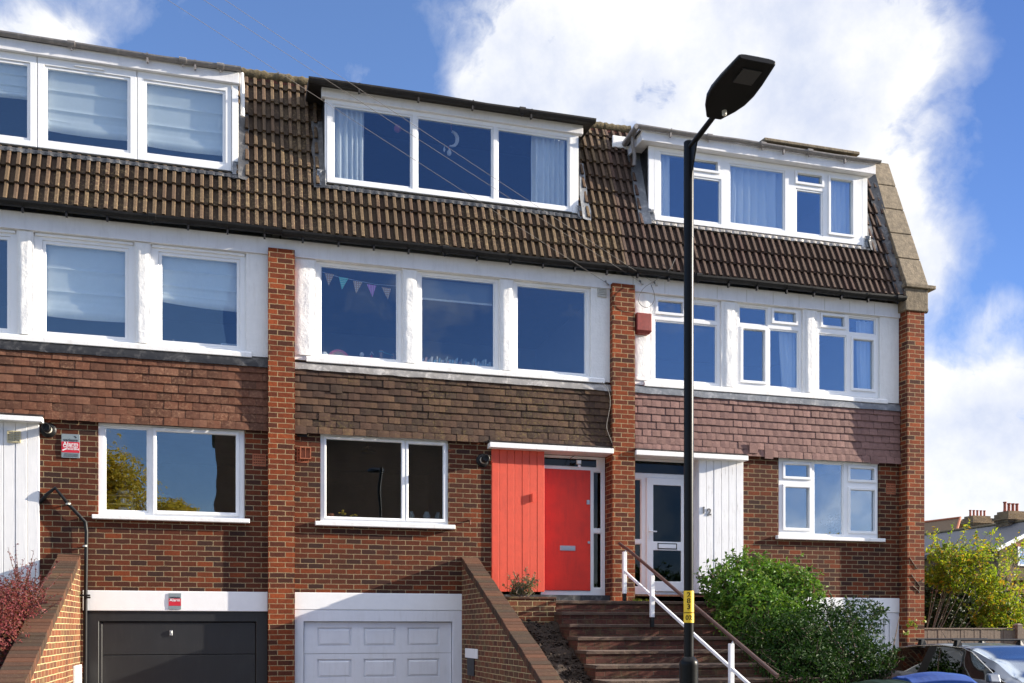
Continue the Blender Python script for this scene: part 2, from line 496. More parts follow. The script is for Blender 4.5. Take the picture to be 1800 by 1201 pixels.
L_tree = leafmat('far_tree_leaf', [(.50, .37, .05), (.60, .43, .06), (.40, .31, .05)], .6, .35)
# ---------------------------------------------------------------- window builder
def ring(mb, x0, x1, z0, z1, w, ya, yb):
    mb.plate(x0, x1, z0, z1, ya, yb, [(x0 + w, x1 - w, z0 + w, z1 - w)])


def window(house, x0, x1, z0, z1, y, panes, depth=.07, vents=(), label=None, mat=None, gl=None, bead=.022, step=.012):
    """panes: (xa, xb, za, zb, opening) glass rectangles; outer frame x0..x1, z0..z1 with its front at y"""
    mat = mat or M_white
    f = MB()
    e = bead
    f.plate(x0, x1, z0, z1, y, y + depth, [(a - e, b + e, c - e, d + e) for a, b, c, d, s in panes])
    for a, b, c, d, s in panes:
        f.plate(a - e + .001, b + e - .001, c - e + .001, d + e - .001, y + step, y + depth - .004, [(a, b, c, d)])
    fr = f.build('window', mat, house, bevel=.004, label=label)
    for a, b, c, d, s in panes:
        if s:
            w = .05
            sm = MB(); sm.plate(a - w, b + w, c - w, d + w, y - .022, y - .0005, [(a - .004, b + .004, c - .004, d + .004)])
            sm.build('opening_sash', mat, fr, bevel=.006)
    g = MB()
    for a, b, c, d, s in panes:
        g.box(a - .006, b + .006, y + step + .014, y + step + .022, c - .006, d + .006)
    g.build('pane', gl or M_glass, fr)
    for va, vb, vz in vents:
        v = MB(); v.box(va, vb, y - .014, y - .001, vz, vz + .022); v.box(va + .01, vb - .01, y - .02, y - .0145, vz + .005, vz + .012)
        v.build('trickle_vent', mat, fr)
    return fr


def sill(win, x0, x1, z0, z1, y0, y1, mat=None):
    m = MB(); m.hexa([(x0, y0, z0), (x1, y0, z0), (x1, y1, z0), (x0, y1, z0), (x0, y0, z1 - .012), (x1, y0, z1 - .012), (x1, y1, z1), (x0, y1, z1)])
    return m.build('sill', mat or M_wpaint, win, bevel=.006)


def tile_panel(house, x0, x1, ztop, zbot, w, gauge, mat, seed, kick=.03, slips=()):
    """courses of real plain tiles hung on the wall, each tile tilted out over the one below"""
    rr = random.Random(seed); mb = MB()
    n = int(round((ztop - zbot) / gauge)); g = (ztop - zbot) / n
    for r in range(n):
        zb = zbot + r * g
        k = kick * max(0, 1 - r / 3.0) ** 2
        off = (r % 2) * w / 2
        x = x0 - off
        while x < x1 - .01:
            a, b = max(x0, x + .0015), min(x1, x + w - .0015 - rr.random() * .002)
            x += w
            if b - a < .02: continue
            dy = rr.uniform(-.003, .003); dz = rr.uniform(-.003, .003); tw = rr.uniform(-.003, .003)
            if rr.random() < .012: dz -= rr.uniform(.01, .03); dy -= .006
            yb = -.045 - k + dy; yt = -.024 - k * .8 + dy
            th = .016
            zt = zb + g + .012
            xm = (a + b) / 2
            cam = .003   # slight camber across and down the tile
            v = len(mb.v)
            mb.v += [(a, yb + tw, zb + dz), (xm, yb - cam, zb + dz - .001), (b, yb - tw, zb + dz),
                     (a, (yb + yt) / 2 - .003 + tw, zb + g * .55), (xm, (yb + yt) / 2 - cam - .003, zb + g * .55), (b, (yb + yt) / 2 - .003 - tw, zb + g * .55),
                     (a, yt, zt), (xm, yt - cam, zt), (b, yt, zt),
                     (a, yb + th, zb + dz), (xm, yb + th, zb + dz), (b, yb + th, zb + dz)]
            for q in ((0, 1, 4, 3), (1, 2, 5, 4), (3, 4, 7, 6), (4, 5, 8, 7), (9, 10, 1, 0), (10, 11, 2, 1)):
                mb.f.append(tuple(v + i for i in q))
            mb.f.append((v, v + 3, v + 9)); mb.f.append((v + 2, v + 11, v + 5))
    for sx, sz in slips:
        mb.box(sx, sx + w * .95, -.085, -.07, sz, sz + .17)
    o = mb.build('tile_hanging', mat, house, norm=False)
    bk = MB(); bk.box(x0, x1, -.012, -.004, zbot + .02, ztop); bk.build('tile_batten', M_plast, o)
    return o


EAVE_Z, EAVE_Y, TOP_Z, TOP_Y = 7.40, -.16, 10.06, .80
SLY = (TOP_Y - EAVE_Y) / (TOP_Z - EAVE_Z)


def roof_y(z): return EAVE_Y + (z - EAVE_Z) * SLY


def mansard(house, x0, x1, dorm, mat, seed):
    """interlocking ribbed concrete tiles; dorm = (xa, xb, z0) cut out for the dormer"""
    rr = random.Random(seed); mb = MB()
    ln = math.hypot(TOP_Y - EAVE_Y, TOP_Z - EAVE_Z)
    tx, tz = (TOP_Y - EAVE_Y) / ln, (TOP_Z - EAVE_Z) / ln      # up-slope direction
    nx, nz = -tz, tx                                            # outward normal (y, z)
    g = .296; n = int(math.ceil(ln / g)); pitch = .127
    prof = [(0, .0), (.005, .034), (.012, .041), (.048, .041), (.056, .034), (.061, .0), (.112, -.001), (.1275, -.001)]
    def P(x, s, h): return (x, EAVE_Y + tx * s + nx * h, EAVE_Z + tz * s + nz * h)
    ncol = int((x1 - x0) / pitch) + 1
    for r in range(n):
        s0 = r * g; s1 = min(ln, s0 + g + .03)
        zc = EAVE_Z + tz * (s0 + g * .5)
        for c in range(ncol):
            x = x0 + c * pitch
            if x > x1 - .02: continue
            if dorm and dorm[0] < x + .06 < dorm[1] and zc > dorm[2]: continue
            ds = rr.uniform(-.006, .006); dh = rr.uniform(-.002, .003)
            v = len(mb.v); k = len(prof)
            for (px, h) in prof: mb.v.append(P(min(x + px, x1), s0 + ds, h + .042 + dh))
            for (px, h) in prof: mb.v.append(P(min(x + px, x1), s1, h + .004))
            for (px, h) in prof: mb.v.append(P(min(x + px, x1), s0 + ds + .004, -.012))
            for i in range(k - 1):
                mb.f.append((v + i, v + i + 1, v + k + i + 1, v + k + i))
                mb.f.append((v + 2 * k + i, v + 2 * k + i + 1, v + i + 1, v + i))
    rf = mb.build('roof', mat, house, norm=False)
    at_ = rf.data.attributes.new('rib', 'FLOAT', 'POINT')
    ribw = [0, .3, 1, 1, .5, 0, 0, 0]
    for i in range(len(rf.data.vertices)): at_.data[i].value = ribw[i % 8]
    un = MB()   # felted deck under the tiles
    d = .014
    un.hexa([P(x0, -.02, -d - .03), P(x1, -.02, -d - .03), P(x1, -.02, -d), P(x0, -.02, -d), P(x0, ln, -d - .03), P(x1, ln, -d - .03), P(x1, ln, -d), P(x0, ln, -d)])
    if dorm:
        un = MB()
        for a, b, sa, sb in ((x0, dorm[0] + .04, -.02, ln), (dorm[1] - .04, x1, -.02, ln), (dorm[0] + .04, dorm[1] - .04, -.02, (dorm[2] - EAVE_Z) / tz)):
            un.hexa([P(a, sa, -d - .03), P(b, sa, -d - .03), P(b, sa, -d), P(a, sa, -d), P(a, sb, -d - .03), P(b, sb, -d - .03), P(b, sb, -d), P(a, sb, -d)])
    un.build('roof_deck', M_leaddark, rf)
    # flat roof behind, tiled upstand course and mossy ridge
    fl = MB(); fl.box(x0, x1, TOP_Y + .12, 7.0, TOP_Z - .06, TOP_Z + .03); fl.build('flat_roof', M_slate, rf)
    rd = MB()
    sp = [(x0, dorm[0] - .02), (dorm[1] + .02, x1)] if dorm else [(x0, x1)]
    st = MB()
    for a, b in sp:
        if b - a < .1: continue
        x = a
        while x < b - .02:
            e = min(b, x + .235 + rr.uniform(-.01, .01))
            st.box(x + .003, e - .003, TOP_Y - .012 + rr.uniform(-.004, .004), TOP_Y + .02, TOP_Z - .075, TOP_Z + .06)
            x = e
        m = int((b - a) / .05)
        path = [(a + (b - a) * i / m, TOP_Y + .035, TOP_Z + .085 + .008 * mnoise.noise((a + i * .35, seed, 0))) for i in range(m + 1)]
        rad = [.075 + .022 * mnoise.noise((a * 3 + i * .45, 3.1, seed)) + .012 * (i % 2) for i in range(m + 1)]
        rd = MB(); rd.tube(path, rad, 12); rd.build('ridge', M_ridge, rf, smooth=True)
    if st.v: st.build('upstand_tiles', island('upstand_tile', [(.13, .045, .032), (.17, .06, .042), (.10, .04, .03)], .85) if 'upstand_tile' not in MATS else MATS['upstand_tile'], rf)
    return rf


def gutter(parent, x0, x1, y, z, r, mat, brk, name='gutter', bmat=None, joints=()):
    mb = MB(); k = 9
    # half-round section, open on top, with a wall thickness
    outer = [(y - r * math.cos(math.pi * i / (k - 1)), z - r * math.sin(math.pi * i / (k - 1))) for i in range(k)]
    inner = [(y - (r - .008) * math.cos(math.pi * i / (k - 1)), z - (r - .008) * math.sin(math.pi * i / (k - 1))) for i in range(k)][::-1]
    nseg = max(2, int((x1 - x0) / .9))
    sec = outer + inner
    for i in range(nseg + 1):
        xx = x0 + (x1 - x0) * i / nseg
        sag = -.010 * math.sin(i * 2.1 + x0)
        mb.v += [(xx, p[0], p[1] + sag) for p in sec]
    kk = len(sec)
    for i in range(nseg):
        for j in range(kk):
            q = (j + 1) % kk
            mb.f.append((i * kk + j, i * kk + q, (i + 1) * kk + q, (i + 1) * kk + j))
    mb.f.append(tuple(range(kk))); mb.f.append(tuple(range(nseg * kk + kk - 1, nseg * kk - 1, -1)))
    g = mb.build(name, mat, parent, smooth=False)
    for bx in brk:
        b = MB()
        pts = [(bx, y - (r + .010) * math.cos(math.pi * i / 8), z - (r + .010) * math.sin(math.pi * i / 8)) for i in range(9)]
        for i in range(8):
            p, q = pts[i], pts[i + 1]
            b.hexa([(bx - .011, p[1], p[2]), (bx + .011, p[1], p[2]), (bx + .011, p[1] * .97 + y * .03, p[2]), (bx - .011, p[1] * .97 + y * .03, p[2]),
                    (bx - .011, q[1], q[2]), (bx + .011, q[1], q[2]), (bx + .011, q[1] * .97 + y * .03, q[2]), (bx - .011, q[1] * .97 + y * .03, q[2])])
        b.box(bx - .013, bx + .013, y - .03, y + .015, z - r - .07, z - r * .9)
        b.build('gutter_bracket', bmat or mat, g)
    for bx in joints:
        b = MB()
        b.lathe([(r + .004, -.05), (r + .012, -.048), (r + .012, .048), (r + .004, .05)], (bx, y, z), 16, 'x')
        b.v = [(p[0], p[1], min(p[2], z + .012)) for p in b.v]
        b.box(bx - .008, bx + .008, y - .012, y + .012, z - r - .05, z - r - .008)
        b.build('gutter_joint', bmat or mat, g)
    return g


def dormer(house, x0, x1, z0, zt, y, style):
    """box dormer: cheeks, fascia, flat roof and gutter; the windows are built separately between x0 and x1"""
    d = MB()
    yb = TOP_Y + .5
    # side cheeks
    for a, b in ((x0, x0 + .05), (x1 - .05, x1)):
        d.prism([(a, y + .03, z0), (a, y + .03, zt), (a, roof_y(zt) + .35, zt), (a, roof_y(z0) + .08, z0)], (b - a, 0, 0))
    dm = d.build('dormer', M_leadblack, house)
    f = MB(); f.box(x0 + .052, x1 - .052, y + .075, y + .1, zt - .0, zt + .12); f.build('dormer_header', M_fascia, dm)
    return dm
# ---------------------------------------------------------------- the three houses
H1 = thing('terraced_house', 'left brick terraced house with reddish tile hanging and a dark grey garage door', 'house', (-2.0, 0, 0), group='terraced houses in a row')
H2 = thing('terraced_house', 'middle brick terraced house with a bright red front door and white panelled garage door', 'house', (3.4, 0, 0), group='terraced houses in a row')
H3 = thing('terraced_house', 'end brick terraced house with mauve tile hanging and a white glazed front door', 'house', (8.9, 0, 0), group='terraced houses in a row')

PX0, PX1 = -4.77, -4.38      # pier beyond the left edge
Z_LINT = 2.13
# span of each house between its piers
SP1, SP2, SP3 = (-4.38, .57), (.95, 5.95), (6.34, 11.43)

# ---- brick ground-floor walls
def gf_wall(h, x0, x1, holes):
    m = MB(); m.plate(x0, x1, -.3, 4.52, 0, .22, holes)
    return m.build('brick_wall', M_brick, h)

W1 = (-1.75, .24, 3.17, 4.50); W2 = (1.33, 3.28, 3.17, 4.52); W3 = (9.03, 11.02, 3.16, 4.52)
gf_wall(H1, SP1[0], SP1[1], [W1, (-1.95, .58, -.4, Z_LINT), (-4.3, -2.52, 2.1, 4.5)])
gf_wall(H2, SP2[0], SP2[1], [W2, (.94, 3.50, -.4, Z_LINT), (3.97, 5.96, 2.13, 4.5)])
gf_wall(H3, SP3[0], SP3[1], [W3, (8.90, 11.44, -.4, Z_LINT), (6.33, 8.36, 2.13, 4.5)])

# ---- piers
def pier(h, x0, x1, y0, y1, z1):
    m = MB(); m.box(x0, x1, y0, y1, -.3, z1)
    m.v = [p for p in m.v]
    return m.build('brick_pier', M_pier, h)

pier(H1, PX0, PX1, -.115, .4, 7.16)
pier(H1, .57, .95, -.115, .4, 7.16)
pier(H2, 5.952, 6.34, -.115, .4, 7.16)
# gable wall of the end house, with its sloping concrete coping
m = MB()
ye = 6.9
m.prism([(11.44, -.22, -.3), (11.44, -.22, 7.14), (11.44, .72, 9.55), (11.44, .9, 10.1), (11.44, ye, 10.1), (11.44, ye, -.3)], (.35, 0, 0))
gab = m.build('gable_wall', M_pier, H3)
m = MB()
cy0, cz0, cy1, cz1 = -.24, 7.62, .86, 10.27
nseg = 5
dy, dz = cy1 - cy0, cz1 - cz0; L = math.hypot(dy, dz); ny, nz = -dz / L, dy / L
for i in range(nseg):
    a, b = i / nseg + .003, (i + 1) / nseg - .003
    pa, pb = (cy0 + dy * a, cz0 + dz * a), (cy0 + dy * b, cz0 + dz * b)
    x0c, x1c = 11.385, 11.845
    t = .02
    m.hexa([(x0c, pa[0] - ny * .07, pa[1] - nz * .07), (x1c, pa[0] - ny * .07, pa[1] - nz * .07), (x1c, pa[0] + ny * t, pa[1] + nz * t), (x0c, pa[0] + ny * t, pa[1] + nz * t),
            (x0c, pb[0] - ny * .07, pb[1] - nz * .07), (x1c, pb[0] - ny * .07, pb[1] - nz * .07), (x1c, pb[0] + ny * t, pb[1] + nz * t), (x0c, pb[0] + ny * t, pb[1] + nz * t)])
m.build('gable_coping', M_conc, H3, bevel=.012, seg=2)
m = MB(); m.box(11.385, 11.85, -.245, .3, 7.17, 7.56); m.build('kneeler_block', M_conc, H3, bevel=.012, seg=2)
m = MB(); m.box(11.36, 11.98, -.29, .34, 7.562, 7.63); m.build('kneeler_slab', M_conc, H3, bevel=.012, seg=2)
m = MB(); m.box(11.385, 11.845, .9, ye, 10.12, 10.24); m.build('parapet_coping', M_conc, H3, bevel=.01)
# raised coping across the roof behind the dormer of the end house
xa = at(1343, 250, 1.3)[0]
m = MB(); m.box(xa, 11.38, 1.3, 1.75, 9.9, 10.56); pw = m.build('roof_parapet', M_ridge, H3)
m = MB(); m.hexa([(xa - .03, 1.22, 10.561), (11.50, 1.22, 10.561), (11.50, 1.82, 10.561), (xa - .03, 1.82, 10.561), (xa - .03, 1.22, 10.62), (11.50, 1.22, 10.62), (11.50, 1.82, 10.68), (xa - .03, 1.82, 10.68)])
m.build('parapet_cap', M_conc, H3, bevel=.01)
# small gutter end past the gable
m = MB(); m.tube([(11.80, -.10, 7.24), (11.93, -.10, 7.24)], .05, 12); m.build('gutter_end', M_gutter, H3)

# ---- hidden shell: party walls, back walls, floors, ceilings
def shell(h, x0, x1, dark):
    m = MB()
    for a in (x0, x1 - .1):
        m.prism([(a, .25, -.2), (a, .25, 7.9), (a, .95, 9.85), (a, .95, 10.0), (a, 6.8, 10.0), (a, 6.8, -.2)], (.1, 0, 0))
    m.box(x0, x1, 6.8, 6.95, -.2, 10.0)
    m.box(x0 + .1, x1 - .1, 4.2, 4.3, 4.75, 10.0)
    m.build('inner_wall', M_room, h)
    m = MB()
    m.box(x0 + .102, x1 - .102, .23, 6.79, 2.02, 2.12); m.box(x0 + .102, x1 - .102, .2, 4.19, 4.62, 4.74); m.box(x0 + .102, x1 - .102, .2, 4.19, 7.25, 7.33)
    m.build('floor_slab', M_floorb, h)
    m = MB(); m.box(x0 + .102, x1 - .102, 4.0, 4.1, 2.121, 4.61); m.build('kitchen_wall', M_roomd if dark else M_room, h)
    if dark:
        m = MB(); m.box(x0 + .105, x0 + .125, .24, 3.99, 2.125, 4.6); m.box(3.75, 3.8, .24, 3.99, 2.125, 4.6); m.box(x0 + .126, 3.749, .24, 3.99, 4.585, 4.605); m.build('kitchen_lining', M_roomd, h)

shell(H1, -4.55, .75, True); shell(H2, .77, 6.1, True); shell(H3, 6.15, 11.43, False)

# ---- first-floor white band
BZ0, BZ1 = 5.585, 7.09
def band(h, x0, x1, wins, yw=.055, mat=None):
    m = MB(); m.plate(x0, x1, BZ0, BZ1, 0, .16, [(a, b, BZ0 + .06, d) for a, b, c, d in wins])
    o = m.build('rendered_band', mat or M_render, h)
    m = MB(); m.box(x0 if x0 < 0 else x0 + .004, x1, -.035, .02, BZ1 + .002, 7.33)
    if x1 < 11: m.box(x1 + .001, x1 + .385, -.034, .02, 7.166, 7.33)
    m.build('eaves_fascia', M_fascia, h)
    return o

def fascia_joints(h, xs):
    for x in xs:
        m = MB(); m.box(x, x + .006, -.037, -.034, 7.10, 7.3); m.build('fascia_joint', M_ventg, h)

def band_sill(h, x0, x1):
    m = MB(); m.hexa([(x0, -.045, BZ0 - .03), (x1, -.045, BZ0 - .03), (x1, -.001, BZ0 - .03), (x0, -.001, BZ0 - .03), (x0, -.045, BZ0 + .035), (x1, -.045, BZ0 + .035), (x1, -.001, BZ0 + .065), (x0, -.001, BZ0 + .065)])
    m.build('band_sill', M_wpaint, h, bevel=.006)

g1 = [(-3.94, -2.92), (-2.43, -1.40), (-.905, .13)]
w1 = [(a - .15, b + .13, BZ0 + .06, 7.085) for a, b in g1]
band(H1, SP1[0], SP1[1], w1); band_sill(H1, SP1[0], .34)
for i, ((a, b, c, d), (p, q)) in enumerate(zip(w1, g1)):
    w = window(H1, a, b, c, d - .002, .045, [(p, q, 5.735, 6.955, False)], bead=.045, step=.016)
    m = MB(); m.box(a + .02, b - .02, .012, .0445, 7.045, 7.08); m.build('head_strip', M_white, w, bevel=.004)
g2 = [(1.35, 2.48), (2.875, 4.015), (4.41, 5.54)]
w2 = [(a - .085, b + .085, BZ0 + .06, 7.085) for a, b in g2]
band(H2, SP2[0], SP2[1], w2); band_sill(H2, SP2[0] + .17, SP2[1] - .1)
for i, ((a, b, c, d), (p, q)) in enumerate(zip(w2, g2)):
    window(H2, a, b, c, d - .002, .045, [(p, q, 5.71, 7.02, False)], vents=[(p + .35, q - .42, 7.035)] if i == 2 else ())
# rough render on the columns of the middle house shows as a proud uneven skin
def column_skin(h, x0, x1, seed):
    m = MB(); nx_, nz_ = 6, 40
    for i in range(nx_ + 1):
        for j in range(nz_ + 1):
            x = x0 + (x1 - x0) * i / nx_; z = BZ0 + .07 + (BZ1 - BZ0 - .09) * j / nz_
            e = .012 * mnoise.noise((seed, z * 5, i > 2)) if i in (0, nx_) else 0
            m.v.append((x + e, -.004 if i in (0, nx_) else -.016 - .006 * mnoise.noise((x * 9, seed, z * 7)), z))
    for i in range(nx_):
        for j in range(nz_):
            k = i * (nz_ + 1) + j
            m.f.append((k, k + nz_ + 1, k + nz_ + 2, k + 1))
    m.build('column_render', M_render, h, smooth=True, norm=False)
column_skin(H2, .965, 1.24, 1); column_skin(H2, 2.585, 2.775, 2); column_skin(H2, 4.12, 4.31, 3)
column_skin(H1, -2.77, -2.60, 4); column_skin(H1, -1.25, -1.075, 5)
# end house: glass layouts
w3 = [(6.70, 7.95), (8.25, 9.50), (9.78, 11.04)]
band(H3, SP3[0], SP3[1], [(a, b, c, 7.085) for (a, b), c in zip(w3, (0, 0, 0))])
band_sill(H3, SP3[0] + .2, SP3[1] - .25)
for (a, b), kind in zip(w3, 'ABC'):
    mid = (a + b) / 2
    if kind == 'A': ps = [(a + .11, mid - .075, 6.82, 7.0, True), (mid + .03, b - .085, 6.76, 7.0, False), (a + .07, b - .085, 5.72, 6.66, False)]
    elif kind == 'B': ps = [(a + .07, mid - .06, 6.77, 7.03, False), (mid + .085, b - .13, 6.85, 7.01, True), (a + .12, mid - .10, 5.80, 6.66, True), (mid + .02, b - .08, 5.74, 6.69, False)]
    else: ps = [(a + .13, mid - .08, 6.86, 7.02, True), (mid + .04, b - .08, 6.79, 7.03, False), (a + .07, mid - .045, 5.74, 6.69, False), (mid + .11, b - .12, 5.81, 6.66, True)]
    window(H3, a, b, BZ0 + .075, 7.083, .035, ps, gl=M_glass3)
column_skin(H3, 6.36, 6.64, 6); column_skin(H3, 8.0, 8.2, 7); column_skin(H3, 9.55, 9.73, 8)
fascia_joints(H3, [6.9, 7.35, 7.85, 8.4, 8.9, 9.4, 9.9, 10.4, 10.9])

# ---- flashings and tile hanging
def flashing(h, x0, x1, z0, z1, mat, seed):
    m = MB(); n = int((x1 - x0) / .06); rr = random.Random(seed)
    for i in range(n + 1):
        x = x0 + (x1 - x0) * i / n
        w = .008 * mnoise.noise((x * 3, seed, 1)); zz = .012 * mnoise.noise((x * 4, seed, 5))
        m.v += [(x, -.012, z1), (x, -.035 + w * .5, z1 - .03), (x, -.062 + w, z0 + zz), (x, -.045 + w, z0 + zz)]
    for i in range(n):
        for j in range(3):
            k = i * 4 + j
            m.f.append((k, k + 1, k + 5, k + 4))
    m.build('lead_flashing', mat, h, smooth=True, norm=False)

flashing(H1, SP1[0], SP1[1], 5.42, 5.57, M_leadblack, 1)
flashing(H2, SP2[0], SP2[1], 5.43, 5.545, M_leadpale, 2)
flashing(H3, SP3[0], SP3[1], 5.435, 5.565, M_leadgrey, 3)
tile_panel(H1, SP1[0] + .002, SP1[1] - .002, 5.46, 4.49, .195, .121, M_tileA, 11)
tile_panel(H2, SP2[0] + .002, SP2[1] - .002, 5.47, 4.49, .175, .109, M_tileB, 12)
tile_panel(H3, SP3[0] + .002, SP3[1] - .002, 5.48, 4.50, .165, .128, M_tileC, 13, slips=((8.43, 4.55), (8.72, 4.47)))

# ---- roofs, gutters
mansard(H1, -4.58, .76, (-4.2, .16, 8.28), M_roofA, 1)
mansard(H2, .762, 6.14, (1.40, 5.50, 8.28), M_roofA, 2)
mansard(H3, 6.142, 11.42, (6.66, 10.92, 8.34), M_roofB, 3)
def brx(pxs): return [X(p, -.2) for p in pxs]
gutter(H1, -4.58, .76, -.20, 7.40, .075, M_gutter, brx([40, 117, 189, 331, 400]) + [-3.6, -4.2], joints=[X(268, -.2)])
gutter(H2, .765, 6.14, -.20, 7.39, .075, M_gutter, brx([465, 532, 595, 657, 718, 838, 897, 954, 1010, 1066, 1120]), joints=[X(782, -.2)])
gutter(H3, 6.145, 11.40, -.20, 7.39, .075, M_gutter, brx([1175, 1280, 1330, 1382, 1430, 1478, 1525]), joints=[X(1226, -.2), 11.25])

# ---- dormers
YD = .16
# left house
d1 = dormer(H1, -4.2, .15, 8.22, 9.56, YD, 0)
for a, b, ve in ((-3.73, -2.69, 0), (-2.43, -1.38, 1), (-1.12, -.07, 0)):
    window(H1, a - .125, b + .125, 8.33, 9.60, YD, [(a, b, 8.45, 9.455, False)], bead=.04, step=.016, vents=[(a + .35, b - .3, 9.53)] if ve else ())
for q in ((.06, .15, YD - .012, YD + .06), (-4.2, -3.86, YD, YD + .05)):
    m = MB(); m.box(*q, 8.31, 9.6); m.build('dormer_post', M_white, d1, bevel=.005)
m = MB(); m.box(-4.25, .165, YD - .06, YD + .03, 9.602, 9.76); m.build('dormer_fascia', M_fascia, d1, bevel=.004)
m = MB(); m.box(-4.28, .17, YD - .04, TOP_Y + .6, 9.762, 9.80); m.build('dormer_roof', M_slate, d1)
gutter(d1, -4.3, .19, YD - .10, 9.80, .05, M_ggutter, [-3.4, -1.1, -.45], joints=[-2.10, -.62, -.1])
m = MB(); m.tube([(.20, YD - .02, 9.78), (.205, YD + .0, 9.6), (.215, YD + .04, 9.42), (.215, YD + .05, 9.18)], [.03, .035, .032, .03], 10); m.build('dormer_downpipe', M_wpaint, d1, smooth=True)
# middle house
d2 = dormer(H2, 1.40, 5.50, 8.22, 9.60, YD, 1)
gd2 = [(1.555, 2.715), (2.84, 4.01), (4.13, 5.285)]
window(H2, 1.44, 5.36, 8.34, 9.60, YD, [(a, b, 8.43, 9.505, False) for a, b in gd2], bead=.03)
for a, b in ((5.362, 5.47), (1.41, 1.438)):
    m = MB(); m.box(a, b, YD + .005, YD + .06, 8.33, 9.6); m.build('dormer_post', M_white, d2, bevel=.004)
m = MB(); m.box(1.36, 5.53, YD - .05, YD + .05, 9.60, 9.74); m.build('dormer_fascia', M_fascia, d2, bevel=.004)
m = MB()
m.prism([(1.16, YD - .20, 9.715), (1.16, YD - .20, 9.765), (1.16, YD + .05, 9.84), (1.16, TOP_Y + .6, 9.87), (1.16, TOP_Y + .6, 9.75), (1.16, YD - .05, 9.742)], (4.52, 0, 0))
m.build('dormer_roof', M_dgutter, d2, bevel=.008)
gutter(d2, 1.15, 5.68, YD - .20, 9.765, .06, M_dgutter, [1.9, 2.8, 3.65, 4.6], joints=[4.45])
# end house
d3 = dormer(H3, 6.70, 10.90, 8.30, 9.60, YD, 2)
xm0, xm1 = 6.80, 10.79
window(H3, xm0, xm1, 8.38, 9.60, YD, [
    (6.93, 7.42, 8.47, 9.50, False), (7.51, 7.955, 9.33, 9.47, True), (7.50, 8.0, 8.47, 9.17, False),
    (8.21, 9.22, 8.50, 9.47, False),
    (9.49, 9.96, 9.35, 9.49, True), (9.49, 9.97, 8.48, 9.20, False), (10.15, 10.585, 8.54, 9.48, True)], bead=.03, gl=M_glass3)
for a, b in ((6.70, 6.798), (xm1 + .002, 10.90)):
    m = MB(); m.box(a, b, YD, YD + .05, 8.36, 9.6); m.build('dormer_post', M_white, d3, bevel=.004)
m = MB(); m.box(6.52, 10.97, YD - .14, YD - .11, 9.60, 9.76); m.box(6.52, 6.55, YD - .109, .75, 9.60, 9.76); m.box(6.551, 10.96, YD - .109, YD + .3, 9.602, 9.63)
m.build('dormer_fascia', M_fascia, d3, bevel=.004)
m = MB(); m.box(6.5, 10.98, YD - .10, TOP_Y + .6, 9.762, 9.80); m.build('dormer_roof', M_slate, d3)
gutter(d3, 6.42, 11.02, YD - .19, 9.80, .05, M_ggutter, [7.0, 9.1, 10.3], joints=[7.7, 8.7, 9.6])
m = MB(); m.tube([(6.42, YD - .17, 9.79), (6.44, .35, 9.79), (6.46, .72, 9.80)], .05, 10); m.build('side_gutter', M_ggutter, d3, smooth=True)
m = MB(); m.tube([(6.45, YD + .08, 9.76), (6.46, YD + .1, 9.60), (6.50, YD + .12, 9.46), (6.50, YD + .14, 9.30)], .03, 10); m.build('dormer_downpipe', M_ggutter, d3, smooth=True)
m = MB(); m.box(6.24, 6.60, .60, .64, 9.72, 9.92); m.build('roof_collar', M_wpaint, d3, bevel=.01)

# lead aprons below the dormers and soakers beside them, dressed over the tile ribs
def apron(d, x0, x1, z0, mat, seed, hgt=.10):
    m = MB(); n = int((x1 - x0) / .0318)
    for i in range(n + 1):
        x = x0 + (x1 - x0) * i / n
        bumpy = .020 * (math.sin((x - x0) * 2 * math.pi / .127) > -.2) + .008 * mnoise.noise((x * 6, seed, 2))
        zl = z0 - hgt * .55 + .014 * mnoise.noise((x * 5, seed, 9))
        m.v += [(x, YD + .045, z0 + hgt * .6), (x, roof_y(z0) - .05 - bumpy * .5, z0 + .01), (x, roof_y(zl) - .052 - bumpy, zl), (x, roof_y(zl) + .0, zl - .006)]
    for i in range(n):
        for j in range(3):
            k = i * 4 + j
            m.f.append((k, k + 1, k + 5, k + 4))
    m.build('lead_apron', mat, d, norm=False)
apron(d1, -4.2, .15, 8.25, M_leaddark, 1); apron(d2, 1.40, 5.50, 8.26, M_leaddark, 2); apron(d3, 6.72, 10.92, 8.33, M_leadpale, 3, .08)

def soaker(d, xin, xout, z0, z1, mat, seed):
    """crumpled lead strip running up the roof beside a dormer cheek"""
    m = MB(); n = 26
    for i in range(n + 1):
        z = z0 + (z1 - z0) * i / n
        w = .03 * mnoise.noise((seed, z * 4, 0))
        m.v += [(xin, roof_y(z) - .10, z), ((xin + xout) / 2, roof_y(z) - .062 + .4 * w, z), (xout + w, roof_y(z) - .056 + .02 * mnoise.noise((seed, z * 9, 3)), z), (xout + w, roof_y(z) + .01, z)]
    for i in range(n):
        for j in range(3):
            k = i * 4 + j
            m.f.append((k, k + 1, k + 5, k + 4))
    m.build('lead_soaker', mat, d, smooth=True, norm=False)
soaker(d1, .15, .30, 8.18, 9.5, M_leaddark, 1)
soaker(d2, 5.50, 5.66, 8.2, 9.3, M_leadgrey, 2); soaker(d2, 1.41, 1.24, 8.2, 9.4, M_leaddark, 5)
soaker(d3, 10.90, 11.08, 8.28, 9.5, M_leaddark, 3); soaker(d3, 6.71, 6.52, 8.26, 9.75, M_leadgrey, 6)
soaker(H3, 11.43, 11.22, 7.45, 10.0, M_leaddark, 8)

